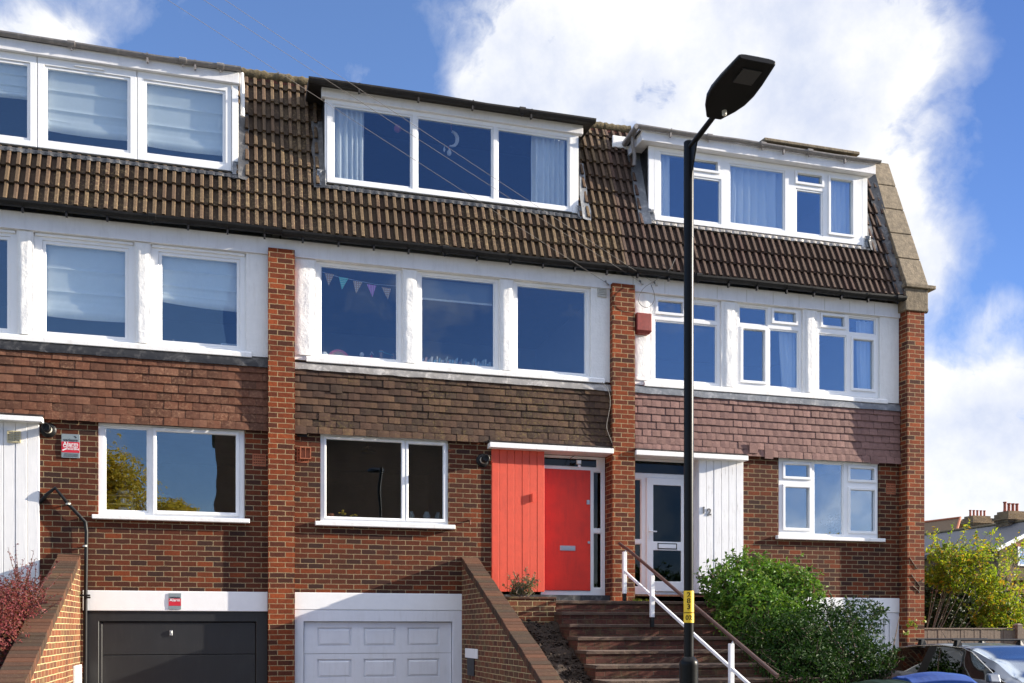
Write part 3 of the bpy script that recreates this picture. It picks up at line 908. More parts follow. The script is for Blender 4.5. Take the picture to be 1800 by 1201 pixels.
def crumple(d, cx, cz, w, h, mat, seed):
    m = MB(); n = 8
    for i in range(n + 1):
        for j in range(n + 1):
            x = cx + w * (i / n - .5); z = cz + h * (j / n - .5)
            e = mnoise.noise((x * 17, z * 17, seed))
            m.v.append((x + .02 * e, min(YD - .02, roof_y(z) - .07) - .018 * e, z + .015 * mnoise.noise((z * 15, x * 15, seed + 4))))
    for i in range(n):
        for j in range(n):
            k = i * (n + 1) + j
            m.f.append((k, k + n + 1, k + n + 2, k + 1))
    m.build('lead_corner', mat, d, norm=False)
crumple(d1, .13, 8.36, .12, .22, M_leadgrey, 1); crumple(d2, 1.36, 8.38, .13, .26, M_leadgrey, 2); crumple(d2, 5.50, 8.34, .12, .22, M_leadgrey, 3); crumple(d3, 6.74, 8.44, .12, .2, M_leadgrey, 4); crumple(d3, 10.9, 8.44, .12, .22, M_leadgrey, 5)

# ---- ground-floor windows
wa = window(H1, W1[0], W1[1], W1[2], W1[3], .03, [(-1.65, -1.11, 3.28, 4.43, False), (-.975, .115, 3.29, 4.42, True)])
sill(wa, -1.82, .31, 3.135, 3.205, -.09, .029)
wb = window(H2, W2[0], W2[1], W2[2], W2[3], .03, [(1.42, 2.555, 3.28, 4.44, False), (2.66, 3.205, 3.29, 4.43, False)], vents=[(1.8, 2.2, 4.475)])
m = MB(); m.plate(1.385, 2.60, 3.245, 4.475, .012, .0295, [(1.418, 2.557, 3.278, 4.442)]); m.plate(2.62, 3.245, 3.245, 4.475, .010, .0295, [(2.658, 3.207, 3.288, 4.432)]); m.build('opening_sash', M_white, wb, bevel=.005)
sill(wb, 1.25, 3.37, 3.13, 3.205, -.09, .029)
wc = window(H3, W3[0], W3[1], W3[2], W3[3], .03, [(9.17, 9.63, 4.21, 4.41, True), (9.17, 9.63, 3.33, 4.02, True), (9.755, 10.30, 3.24, 4.45, False), (10.455, 10.93, 4.21, 4.40, True), (10.46, 10.94, 3.31, 4.02, True)], gl=M_glass3, vents=[(9.25, 9.55, 4.48), (10.5, 10.85, 4.48)])
sill(wc, 8.97, 11.10, 3.12, 3.19, -.08, .029)

# ---- garages
def lintel(h, x0, x1, z0, z1, y=-.012):
    m = MB(); m.box(x0, x1, y, .2, z0, z1); return m.build('garage_lintel', M_lintel, h, bevel=.006)
lintel(H1, -1.95, .568, 1.85, 2.135)
lintel(H2, .953, 3.498, 1.88, 2.135); lintel(H3, 8.90, 11.438, 1.88, 2.135)
# left: anthracite up-and-over door
m = MB(); m.plate(-1.95, .567, -.28, 1.848, .02, .12, [(-1.74, .40, -.4, 1.70)]); gf1 = m.build('garage_frame', M_anth, H1, bevel=.006)
m = MB()
m.box(-1.735, -1.70, .045, .1, -.25, 1.69)
z = 1.69
for hgt in (.47, .47, .47, .47):
    m.box(-1.698, .395, .05, .1, z - hgt + .006, z); z -= hgt
gdr = m.build('garage_door', M_anth, H1, bevel=.006)
m = MB(); m.box(-.80, -.76, .03, .0495, 1.50, 1.575); m.lathe([(.012, 0), (.012, .02)], (-.78, .025, 1.545), 10, 'y'); m.build('door_handle', M_steel, gdr, bevel=.003)
# middle: white panelled sectional door
m = MB(); m.plate(.953, 3.498, -.28, 1.876, -.008, .12, [(1.085, 3.345, -.4, 1.705)]); m.build('garage_frame', M_gdoor, H2, bevel=.005)
def panelled(h, x0, x1, ztop, rows, rh_, cols, mat):
    m = MB()
    for r in range(rows):
        zt_ = ztop - r * rh_
        zb_ = zt_ - rh_ + .006
        holes = [(c0, c1, zt_ - .365, zt_ - .08) for c0, c1 in cols]
        m.plate(x0, x1, zb_, zt_, .05, .075, holes)
        m.box(x0, x1, .0755, .1, zb_, zt_)
        for c0, c1, a, b in holes:
            w = .035
            m.hexa([(c0, .074, a), (c1, .074, a), (c1, .0752, a), (c0, .0752, a), (c0, .074, b), (c1, .074, b), (c1, .0752, b), (c0, .0752, b)])
            # raised field with sloping sides
            v = len(m.v)
            m.v += [(c0 + .012, .074, a + .012), (c1 - .012, .074, a + .012), (c1 - .012, .074, b - .012), (c0 + .012, .074, b - .012),
                    (c0 + w + .01, .053, a + w + .01), (c1 - w - .01, .053, a + w + .01), (c1 - w - .01, .053, b - w - .01), (c0 + w + .01, .053, b - w - .01)]
            for q in ((0, 1, 5, 4), (1, 2, 6, 5), (2, 3, 7, 6), (3, 0, 4, 7), (4, 5, 6, 7)): m.f.append(tuple(v + i for i in q))
    return m.build('garage_door', mat, h)
panelled(H2, 1.095, 3.335, 1.695, 4, .475, [(1.29, 1.80), (1.98, 2.47), (2.65, 3.15)], M_gdoor)
# end house: white frame and door behind the hedge
m = MB(); m.plate(8.90, 11.437, -.28, 1.876, .0, .12, [(9.05, 11.25, -.4, 1.76)]); m.build('garage_frame', M_gdoor, H3, bevel=.005)
m = MB(); m.plate(9.06, 11.24, -.27, 1.75, .02, .05, [(9.14, 11.16, -.4, 1.68)]); m.build('garage_trim', M_gdoor, H3, bevel=.004)
panelled(H3, 9.145, 11.155, 1.67, 4, .47, [(9.3, 9.8), (9.95, 10.4), (10.55, 11.0)], M_gdoor)

M_sgrey0 = plain('number_metal', (.10, .10, .105), .5, .1, 30)
# ---- porches
def board_panel(h, x0, x1, z0, z1, y0, mat, n, name='board_panel'):
    m = MB(); w = (x1 - x0) / n; rr = random.Random(int(x0 * 100))
    for i in range(n):
        m.box(x0 + i * w + .003, x0 + (i + 1) * w - .003, y0 + rr.uniform(-.002, .002), y0 + .02, z0 + rr.uniform(-.006, .004), z1)
    m.box(x0, x1, y0 + .0205, .2, z0 + .01, z1)
    return m.build(name, mat, h, bevel=.004)
board_panel(H1, -4.0, -2.50, 2.05, 4.44, -.03, M_newboard, 10)
bp2 = board_panel(H2, 3.965, 4.83, 2.18, 4.43, -.03, M_redboard, 7)
bp3 = board_panel(H3, 7.52, 8.345, 2.18, 4.44, -.03, M_oldboard, 6)
def canopy(h, x0, x1, y0=-.17, z0=4.405, z1=4.485):
    m = MB(); m.box(x0, x1, y0, .2, z0, z1); o = m.build('canopy', M_wpaint, h, bevel=.005)
    m = MB(); m.hexa([(x0, y0 + .003, z1 + .001), (x1, y0 + .003, z1 + .001), (x1, -.05, z1 + .001), (x0, -.05, z1 + .001), (x0, y0 + .003, z1 + .008), (x1, y0 + .003, z1 + .008), (x1, -.05, z1 + .055), (x0, -.05, z1 + .055)])
    m.build('canopy_felt', M_leadblack, o)
canopy(H1, -4.36, -2.44, z0=4.43, z1=4.50); canopy(H2, 3.90, 5.95); canopy(H3, 6.342, 8.36)
# middle house red door
YR = .2
df = window(H2, 4.84, 5.945, 2.14, 4.40, YR, [(4.90, 5.80, 4.235, 4.36, False), (5.755, 5.875, 3.24, 4.15, False), (5.755, 5.875, 2.27, 3.15, False)], gl=M_glassd, bead=.012)
m = MB(); m.box(4.885, 5.685, YR - .018, YR - .001, 2.215, 4.175); dr = m.build('front_door', M_red, H2, bevel=.006, label='bright red flush front door with a steel letterbox')
m = MB(); m.box(5.155, 5.42, YR - .030, YR - .0185, 2.86, 2.94); m.box(5.175, 5.40, YR - .036, YR - .0305, 2.885, 2.925); m.build('letterbox', M_steel, dr, bevel=.004)
m = MB(); m.box(5.615, 5.665, YR - .034, YR - .0185, 3.62, 3.69); m.lathe([(.016, 0), (.016, .012)], (5.64, YR - .046, 3.655), 12, 'y'); m.build('door_lock', M_steel, dr)
m = MB(); m.lathe([(.02, .02), (.024, .01), (.02, 0)], (5.65, YR - .04, 3.0), 14, 'y'); m.build('keyhole', M_steel, dr)
m = MB(); m.box(4.84, 5.95, .03, .3, 2.055, 2.135); m.build('door_sill', M_plast, H2)
m = MB(); m.box(3.98, 5.95, -.02, .03, 1.95, 2.135); m.build('threshold_kerb', M_leaddark, H2)
m = MB(); m.box(6.345, 8.35, .0, .3, 1.95, 2.16); m.build('threshold_kerb', M_stepbrick, H3)
# small box knocker on the red boards
m = MB(); m.box(4.62, 4.628, -.062, -.031, 3.60, 3.73); m.box(4.628, 4.66, -.062, -.056, 3.60, 3.73); m.build('board_bracket', M_redboard, bp2)
# end house white glazed door
df3 = window(H3, 6.345, 7.50, 2.165, 4.42, YR, [(6.43, 7.44, 4.18, 4.38, False), (6.44, 6.575, 3.08, 4.06, False), (6.44, 6.575, 2.30, 2.99, False)], gl=M_glassd, bead=.012)
m = MB(); m.plate(6.67, 7.43, 2.215, 4.10, YR - .03, YR - .001, [(6.79, 7.295, 3.045, 3.985), (6.79, 7.295, 2.385, 2.90)]); dr3 = m.build('front_door', M_white, H3, bevel=.006)
m = MB(); m.box(6.785, 7.30, YR - .016, YR - .008, 3.04, 3.99); m.box(6.785, 7.30, YR - .016, YR - .008, 2.38, 2.905); m.build('pane', M_glassd, dr3)
m = MB(); m.box(6.88, 7.20, YR - .038, YR - .0305, 2.935, 3.005); lb = m.build('letterbox', M_white, dr3, bevel=.004)
m = MB(); m.plate(6.865, 7.215, 2.92, 3.02, YR - .036, YR - .0304, [(6.879, 7.201, 2.934, 3.006)]); m.build('letterbox_frame', M_plast, dr3)
m = MB(); m.box(6.705, 6.735, YR - .04, YR - .0305, 3.09, 3.30); m.tube([(6.72, YR - .04, 3.21), (6.72, YR - .075, 3.21), (6.83, YR - .075, 3.205)], .011, 8); m.build('door_handle', M_white, dr3)
text_part('house_number', '1', .15, M_sgrey0, bp3, (7.605, -.038, 3.56), .004, bold=.006)
text_part('house_number', '2', .15, M_sgrey0, bp3, (7.705, -.038, 3.535), .004, bold=.006)

# ---- wall fixtures
def airbrick(h, x0, x1, z0, z1, y=-.004, mat=None):
    m = MB(); hs = []
    nx_, nz_ = 6, 4
    for i in range(nx_):
        for j in range(nz_):
            a = x0 + .012 + (x1 - x0 - .024) * (i + .18) / nx_; b = x0 + .012 + (x1 - x0 - .024) * (i + .82) / nx_
            c = z0 + .012 + (z1 - z0 - .024) * (j + .2) / nz_; d = z0 + .012 + (z1 - z0 - .024) * (j + .8) / nz_
            hs.append((a, b, c, d))
    m.plate(x0, x1, z0, z1, y, y + .03, hs)
    o = m.build('air_brick', mat or M_terra, h)
    m = MB(); m.box(x0 + .002, x1 - .002, y + .006, y + .012, z0 + .002, z1 - .002); m.build('air_brick_void', M_plast, o)
airbrick(H1, .35, .54, 3.98, 4.16); airbrick(H2, .985, 1.16, 4.06, 4.28); airbrick(H3, 11.17, 11.36, 3.97, 4.16)
m = MB(); m.plate(1.03, 1.19, 4.11, 4.29, -.05, -.006, [(1.045, 1.105, 4.125, 4.275), (1.115, 1.175, 4.125, 4.275)]); m.box(1.031, 1.189, -.02, -.007, 4.111, 4.289); m.build('vent_hood', M_terra, H2)
m = MB(); m.box(.99, 1.14, -.03, .0, 4.44, 4.52); m.build('vent_cap', M_plast, H2)
m = MB(); m.plate(-2.90, -2.73, 4.15, 4.31, -.055, -.034, [(-2.885, -2.745, 4.165, 4.295)])
for i in range(5): m.hexa([(-2.885, -.05, 4.168 + i * .025), (-2.745, -.05, 4.168 + i * .025), (-2.745, -.036, 4.178 + i * .025), (-2.885, -.036, 4.178 + i * .025), (-2.885, -.05, 4.173 + i * .025), (-2.745, -.05, 4.173 + i * .025), (-2.745, -.036, 4.183 + i * .025), (-2.885, -.036, 4.183 + i * .025)])
m.box(-2.82, -2.81, -.056, -.0505, 4.165, 4.295); m.build('vent_grille', M_vent, H1)
m = MB(); m.plate(5.735, 5.885, 6.95, 7.09, -.022, -.002, [(5.75, 5.87, 6.965, 7.075)])
for i in range(4): m.box(5.75, 5.87, -.02, -.004, 6.968 + i * .027, 6.987 + i * .027)
m.build('vent_grille', M_ventg, H2)
def flue(h, px, py):
    x, z = at(px, py, -.1)
    m = MB(); m.lathe([(.105, 0), (.105, -.015), (.09, -.03), (.07, -.04)], (x, -.001, z), 22, 'y'); o = m.build('boiler_flue', M_plast, h, smooth=False)
    m = MB(); m.lathe([(.054, 0), (.054, -.10), (.05, -.10)], (x, -.03, z), 20, 'y'); m.build('flue_collar', M_ventg, o)
    m = MB(); m.lathe([(.058, -.0), (.058, -.10), (.050, -.105), (.046, -.09), (.02, -.085)], (x, -.128, z), 20, 'y')
    for k in range(6):
        w = k * math.pi / 3; m.box(x + .035 * math.cos(w) - .006, x + .035 * math.cos(w) + .006, -.225, -.214, z + .035 * math.sin(w) - .006, z + .035 * math.sin(w) + .006)
    m.build('flue_terminal', M_plast, o)
flue(H1, 83, 754); flue(H2, 851, 808)
x, z = at(825, 915, -.04)
m = MB(); m.tube([(x, 0, z), (x, -.08, z), (x, -.10, z - .03), (x, -.10, z - .07)], .012, 8); m.box(x - .03, x + .03, -.075, -.06, z + .012, z + .028); m.build('garden_tap', plain('brass_tap', (.12, .05, .025), .5, .2, 20, metal=.4), H2)
# waste pipe down the left house
m = MB(); m.tube([at(70, 884, -.0)[0:1] + (0.0, at(70, 884)[1]), (X(84, -.06), -.06, at(84, 868, -.06)[1]), (X(97, -.06), -.06, at(97, 858, -.06)[1]), (X(120, -.06), -.06, at(120, 886, -.06)[1]), (X(150, -.06), -.06, at(150, 918, -.06)[1]), (X(152, -.06), -.06, at(152, 935, -.06)[1]), (-1.905, -.06, 1.9), (-1.91, -.06, 0)], .026, 10)
wp = m.build('waste_pipe', M_plast, H1, smooth=True)
for px, py in ((120, 886), (150, 960)):
    x, z = at(px, py, -.06)
    m = MB(); m.lathe([(.034, -.012), (.034, .012)], (x, -.06, z), 12, 'z'); m.box(x - .012, x + .012, -.05, 0, z - .01, z + .01); m.build('pipe_clip', M_ventg, wp)
x, z = at(148, 1047, -.08)
m = MB(); m.box(x - .12, x + .08, -.11, -.085, z - .01, z + .015); m.box(x - .12, x - .09, -.112, -.084, z - .11, z + .012); m.box(x + .01, x + .085, -.11, -.09, z - .04, z - .015); m.build('pipe_bracket', M_plast, wp, bevel=.004)
# small stacks and pipes on the roof of the middle house
for i, (a, b) in enumerate(((4.72, 5.06), (5.44, 5.82))):
    m = MB(); m.box(a, b, 1.5, 1.9, 10.05, 10.52); m.box(a - .03, b + .03, 1.46, 1.94, 10.522, 10.57); m.build('roof_stack', M_ridge, H2, bevel=.012)
for a in (5.24, 5.96):
    m = MB(); m.tube([(a, 1.5, 10.0), (a, 1.5, 10.56), (a + .05, 1.5, 10.6)], .028, 10); m.build('vent_pipe', M_wpaint, H2, smooth=True)
# ---------------------------------------------------------------- ground
def ground_mat(name, col, col2, scale, bump=.004, rough=.9):
    t = NT(name); o = t.obj()
    n = t.noise(o, scale, 6, .7); f = t.noise(o, scale * 20, 3, .6)
    c = t.mix(t.val(n, .35, .68), col, col2)
    c = t.mix(t.val(f, .4, .7, 0, .5), c, tuple(a * .6 for a in col))
    t.pbr(c, rough, 0, t.bump(f, .6, bump), .3)
    return t.m
M_asph = ground_mat('asphalt', (.075, .075, .077), (.10, .098, .095), 1.5)
M_pave = ground_mat('paving', (.27, .25, .23), (.36, .34, .31), 1.2)
M_drive = ground_mat('drive_concrete', (.25, .235, .215), (.33, .31, .28), .9)
M_grnd = ground_mat('rough_grass', (.05, .065, .02), (.08, .085, .03), .4)
m = MB(); m.box(-400, 400, -300, 500, -.6, -.25); m.build('ground', M_grnd, kind='structure')
m = MB(); m.box(-120, 120, -13.6, -8.35, -.24, -.02); m.build('road', M_asph, kind='structure')
m = MB(); m.box(-120, 120, -8.20, -5.9, -.24, .10); m.box(-120, 120, -17.5, -13.75, -.24, .10); m.build('pavement', M_pave, kind='structure')
m = MB(); m.box(-120, 120, -8.35, -8.201, -.24, .105); m.box(-120, 120, -13.749, -13.6, -.24, .105); m.build('kerb', M_conc, kind='structure', bevel=.02)
m = MB()
for a, b in ((-1.98, 3.26), (8.9, 13.5)): m.hexa([(a, -5.901, -.24), (b, -5.901, -.24), (b, .3, -.26), (a, .3, -.26), (a, -5.901, .098), (b, -5.901, .098), (b, .3, -.22), (a, .3, -.22)])
m.build('driveway', M_drive, kind='structure')

# soil banks beside the steps
def bank(name, x0, x1, mat, z_top, slope, seed, rough=.06):
    m = MB(); nx_, ny_ = max(6, int((x1 - x0) / .04)), 110
    ya, yb = -5.6, -.98
    for i in range(nx_ + 1):
        for j in range(ny_ + 1):
            x = x0 + (x1 - x0) * i / nx_; y = yb + (ya - yb) * j / ny_
            z = z_top + (y - yb) * slope + rough * mnoise.noise((x * 4, y * 4, seed)) + rough * .7 * abs(mnoise.noise((x * 11, y * 11, seed))) + rough * .5 * mnoise.noise((x * 26, y * 26, seed))
            m.v.append((x, y, max(z, .0)))
    for i in range(nx_):
        for j in range(ny_):
            k = i * (ny_ + 1) + j
            m.f.append((k, k + 1, k + ny_ + 2, k + ny_ + 1))
    v = len(m.v)
    return m.build(name, mat, kind='structure', smooth=True)
bank('soil_bank', 3.70, 4.75, M_soil, 1.72, .40, 2, .10)
bank('soil_bank', 7.55, 8.95, M_soil, 1.70, .40, 3)
bank('soil_bank', -4.3, -2.26, M_soil, 1.95, .40, 4)

rr = random.Random(77); m = MB()
for _ in range(1500):
    x = rr.uniform(3.72, 4.7); y = rr.uniform(-4.6, -1.0); z = 1.72 + (y + .98) * .40 + rr.uniform(-.01, .06); r = rr.uniform(.008, .034)
    v = len(m.v)
    for dx, dy, dz in ((1, 0, 0), (-1, 0, 0), (0, 1, 0), (0, -1, 0), (0, 0, 1), (0, 0, -1)): m.v.append((x + dx * r * rr.uniform(.6, 1.4), y + dy * r * rr.uniform(.6, 1.4), z + dz * r * rr.uniform(.5, 1.1)))
    for f in ((0, 2, 4), (2, 1, 4), (1, 3, 4), (3, 0, 4), (2, 0, 5), (1, 2, 5), (3, 1, 5), (0, 3, 5)): m.f.append(tuple(v + i for i in f))
tag(m.build('soil_clods', M_soil, loc=(4.2, -2.8, .9)), 'loose dark soil clods on the bank left of the brick steps', 'soil', kind='stuff')
# ---- garden walls with brick-on-edge coping
def garden_wall(x0, x1, z_far, slope, y_near, label, ztop_near):
    w = thing('garden_wall', label, 'wall', ((x0 + x1) / 2, y_near / 2, 0), group='sloping brick walls beside the steps')
    m = MB()
    zn = z_far + y_near * slope
    m.prism([(x0, -.004, -.2), (x0, -.004, z_far - .11), (x0, y_near, zn - .11), (x0, y_near, -.2)], (x1 - x0, 0, 0))
    m.build('wall_face', M_gwall, w)
    m = MB(); n = 58
    rr = random.Random(int(x0 * 10))
    for i in range(n):
        a, b = y_near * i / n, y_near * (i + 1) / n
        a -= .004; b += .003
        za, zb = z_far + a * slope, z_far + b * slope
        e = rr.uniform(-.005, .005); s = rr.uniform(-.004, .004)
        m.hexa([(x0 - .006 + s, a, za - .112), (x1 + .006 + s, a, za - .112), (x1 + .006 + s, b, zb - .112), (x0 - .006 + s, b, zb - .112),
                (x0 - .006 + s, a, za + e), (x1 + .006 + s, a, za + e), (x1 + .006 + s, b, zb + e), (x0 - .006 + s, b, zb + e)])
    m.build('coping', MATS['edge_brick'], w, bevel=.006)
    return w
island('edge_brick', [(.055, .030, .018), (.085, .038, .021), (.05, .032, .02), (.07, .036, .021), (.11, .046, .024)], .95, spots=(.085, .075, .03), spot_amt=1.0, bump=.01)
gwl = garden_wall(-2.26, -1.975, 2.64, .40, -5.6, 'sloping brick garden wall left of the dark grey garage door, lit by the sun', 0)
gwr = garden_wall(3.49, 3.74, 2.71, .42, -5.6, 'sloping brick garden wall between the white garage door and the steps', 0)
# white rendered block and dark panel in place of a shaded hole on the right-hand wall, meter box on the left-hand one
m = MB(); m.box(3.472, 3.489, -1.05, -.30, 1.16, 1.30); m.build('rendered_patch', M_wpaint, gwr, bevel=.004)
m = MB(); m.box(3.476, 3.489, -.85, -.42, .9, 1.158); m.build('hole_shade_panel', M_plast, gwr)
mbx = thing('meter_box', 'white meter cupboard low on the sunny side of the left garden wall', 'meter box', (-1.96, -.6, .4))
m = MB(); m.plate(0, .6, .3, 1.10, -1, -.97, [(.08, .52, .38, .98)])
m.v = [(-1.968 - (p[1] + 1) * .1 if False else -1.974 + (-.97 - p[1]) * 1.0, -.12 - p[0], p[2]) for p in m.v]
m.build('box_frame', M_wpaint, mbx, bevel=.004)
m = MB(); m.box(-1.972, -1.955, -.63, -.21, .39, .97); m.build('box_door', M_ventg, mbx, bevel=.003)

# ---- planter kerb and steps
m = MB(); m.box(3.75, 4.66, -1.10, -.95, 1.55, 2.03)
plw = thing('planter_wall', 'low brick planter wall at the top of the dark soil bank', 'wall', (4.2, -1.0, 1.55))
m.build('wall_face', M_gwall, plw)
m = MB(); m.box(3.745, 4.665, -1.115, -.935, 2.031, 2.065); m.build('coping', M_gcop, plw, bevel=.006)
m = MB(); m.box(3.75, 4.66, -.934, -.03, 1.4, 1.99); m.build('planter_bed', M_soil, kind='structure')
stp = thing('brick_steps', 'broad worn brick steps climbing to the red and white front doors', 'steps', (6.1, -3, 0))
M_tread = plain('worn_tread', (.095, .058, .04), .9, .4, 10, bump=.010, bscale=30, dirt=(.06, .06, .03), dirt_amt=.7)
rr = random.Random(4)
NST, GO, RI, ZL, YL = 11, .42, .178, 2.02, -1.02
m = MB(); m.box(4.665, 8.35, YL, .0, 1.3, ZL - .046); m.build('landing', M_stepbrick, stp)
def tread(x0, x1, y0, y1, z, seed):
    m = MB(); n = 40
    for i in range(n + 1):
        x = x0 + (x1 - x0) * i / n
        chip = .03 * max(0, mnoise.noise((x * 2.2, seed, 0)) - .15) + .006 * mnoise.noise((x * 11, seed, 3))
        dz = -.012 * max(0, mnoise.noise((x * 1.7, seed, 8))) - .5 * chip * (mnoise.noise((x * 3.2, seed, 4)) > .1)
        m.v += [(x, y0 + chip, z - .045), (x, y0 + chip * .6, z + dz - .006), (x, y0 + .012 + chip, z + dz), (x, y1, z), (x, y1, z - .045)]
    for i in range(n):
        for j in range(4):
            k = i * 5 + j
            m.f.append((k, k + 5, k + 6, k + 1))
        k = i * 5
        m.f.append((k + 4, k + 9, k + 5, k))
    m.f.append((0, 1, 2, 3, 4)); e = n * 5
    m.f.append((e + 4, e + 3, e + 2, e + 1, e))
    return m
tread(4.66, 8.352, YL - .02, -.03, ZL, 1).build('tread', M_tread, stp)
for i in range(1, NST):
    y1 = YL - (i - 1) * GO; y0 = YL - i * GO; z = ZL - i * RI
    m = MB(); xl = 4.665 - .03 * i
    m.box(xl, 7.6, y0, y1 + .03 - .0301, z - RI - .05, z - .046); s = m.build('step', M_stepbrick, stp)
    tread(xl - .005, 7.6, y0 - .022, y1 - .001, z, i * 3.7).build('tread', M_tread, s)
# stringer at the left edge
m = MB()
for i in range(0, NST):
    pass

# ---- railing
rl = thing('stair_railing', 'white stair railing with a brown tubular handrail climbing beside the steps', 'railing', (5.8, -3.0, 0))
XR = 5.79
def zr(y): return 2.80 + (y + 1.0) * .405
for y in (-1.0, -2.02, -4.32):
    zt = zr(y) - .035
    zb = 2.13 if y > -1.5 else (1.76 if y > -3 else .62)
    m = MB(); m.box(XR - .028, XR + .028, y - .028, y + .028, zb, zt); m.build('post', M_white, rl, bevel=.004)
    m = MB(); m.box(XR - .024, XR + .024, y - .024, y + .024, zb - .14, zb - .001); m.build('post_foot', M_plast, rl)
    m = MB(); m.tube([(XR + .01, y, zt - .002), (XR + .03, y, zr(y) - .0)], .010, 8); m.build('rail_bracket', M_steel, rl)
m = MB(); m.tube([(XR + .035, y, zr(y) + (.015 if y < -.9 else 0)) for y in (-.72, -.85, -1.0, -2, -3, -4.3, -5.3)], .024, 12); m.build('handrail', M_rail, rl, smooth=True)
m = MB()
for a, b in ((-1.03, -1.99), (-2.05, -4.29), (-4.35, -5.3)):
    za, zb = zr(a) - .33, zr(b) - .33
    m.hexa([(XR - .014, a, za - .022), (XR + .014, a, za - .022), (XR + .014, b, zb - .022), (XR - .014, b, zb - .022), (XR - .014, a, za + .022), (XR + .014, a, za + .022), (XR + .014, b, zb + .022), (XR - .014, b, zb + .022)])
m.build('lower_rail', M_white, rl, bevel=.003)

# ---- street lamp
LX, LY = 3.43, -8.0
lp = thing('street_lamp', 'tall black street lamp with a flat paddle head and yellow number label', 'street lamp', (LX, LY, .1))
m = MB(); m.lathe([(.10, .0), (.084, .03), (.072, .05), (.072, 1.20), (.073, 1.215), (.073, 1.235), (.066, 1.255), (.046, 1.278), (.040, 1.284)], (LX, LY, .1), 28); m.build('base', M_black, lp, smooth=True)
m = MB(); m.lathe([(.0375, 1.0), (.0375, 4.52)], (LX, LY, .1), 28); m.build('pole', M_black, lp, smooth=True)
m = MB(); m.lathe([(.0385, 0), (.0385, .74)], (LX, LY, 4.62), 28); m.lathe([(.0385, 0), (.034, .006)], (LX, LY, 5.36), 28); m.build('pole_top', M_black, lp, smooth=True)
ad = Vector((.02, -1, .145)).normalized()
a0 = Vector((LX, LY, 5.31)); a1 = a0 + ad * .47
m = MB(); m.tube([a0 - ad * .0, a0 + ad * .15, a1], [.022, .022, .020], 14)
m.prism([(LX - .006, LY - .03, 5.05), (LX - .006, LY - .14, 5.30), (LX - .006, LY - .03, 5.30)], (.012, 0, 0)); m.build('arm', M_black, lp, smooth=False)
# paddle head: outline given along its length (s), half width w, underside rise
hd = MB(); Ls = .60
sd = Vector((1, .02, 0)).normalized(); ud = ad.cross(sd) * -1
if ud.z < 0: ud = -ud
h0 = a0 + ad * .40
prof = [(0, .062, .030), (.03, .08, .042), (.10, .125, .060), (.18, .158, .068), (.28, .172, .066), (.40, .168, .056), (.52, .155, .044), (.60, .146, .036), (.615, .138, .026)]
ring_n = 16
for s_, w_, t_ in prof:
    c = h0 + ad * s_
    for k in range(ring_n):
        a = 2 * math.pi * k / ring_n
        cx_ = math.copysign(abs(math.cos(a)) ** .45, math.cos(a)); cz_ = math.sin(a)
        zz = (cz_ ** .7 * t_ * .75) if cz_ > 0 else -.022 * (abs(cz_) ** .35)
        hd.v.append(tuple(c + sd * (w_ * cx_) + ud * zz))
for i in range(len(prof) - 1):
    for k in range(ring_n):
        q = (k + 1) % ring_n
        hd.f.append((i * ring_n + k, i * ring_n + q, (i + 1) * ring_n + q, (i + 1) * ring_n + k))
hd.f.append(tuple(range(ring_n))); e = (len(prof) - 1) * ring_n; hd.f.append(tuple(e + k for k in range(ring_n - 1, -1, -1)))
lh = hd.build('lamp_head', M_black, lp, smooth=False, bevel=.004)
def headpt(s_, w_, u_): return tuple(h0 + ad * s_ + sd * w_ + ud * u_)
m = MB(); m.hexa([headpt(.40, -.07, -.030), headpt(.40, .075, -.030), headpt(.54, .075, -.030), headpt(.54, -.07, -.030), headpt(.40, -.07, -.021), headpt(.40, .075, -.021), headpt(.54, .075, -.021), headpt(.54, -.07, -.021)])
m.build('lens', plain('lamp_lens', (.028, .028, .028), .3, .1, 30), lh)
m = MB(); m.lathe([(.018, 0), (.016, -.03), (.008, -.036)], headpt(.10, .03, -.021), 14); m.build('photocell', M_ventg, lh)
# number label wrapped on the pole
m = MB(); m.lathe([(.0377, -.001), (.0393, 0), (.0393, .165), (.0377, .166)], (LX, LY, 1.725), 32); ya = m.build('number_label', plain('yellow_label', (.75, .47, .01), .45, .05, 20), lp, smooth=False)
m = MB(); m.lathe([(.0377, -.001), (.0400, 0), (.0400, .072), (.0377, .073)], (LX, LY, 1.645), 32); yb_ = m.build('number_label', MATS['yellow_label'], lp, smooth=False)
def wrap_text(body, size, zc, parent, r, spacing=1.0, sx=1.0, bold=0.0):
    ob = text_part('lettering', body, size, M_black, parent, (0, 0, 0), .0006, bold=bold, sx=sx, spacing=spacing)
    off = WOFF[ob.name]
    # the digits face the camera across the road
    fa = math.atan2(-15 - LY, 0 - LX)
    for v in ob.data.vertices:
        w = v.co + off
        a = fa + w.x / r
        rr_ = r + (.0008 if w.y < 0 else -.0008)
        v.co = Vector((LX + rr_ * math.cos(a), LY + rr_ * math.sin(a), zc + w.z)) - off
    return ob
for i, ch in enumerate('283'): wrap_text(ch, .052, 1.858 - i * .046, ya, .0398, sx=1.15, bold=.0008)
wrap_text('02', .048, 1.682, yb_, .0405, sx=1.1, bold=.0008)

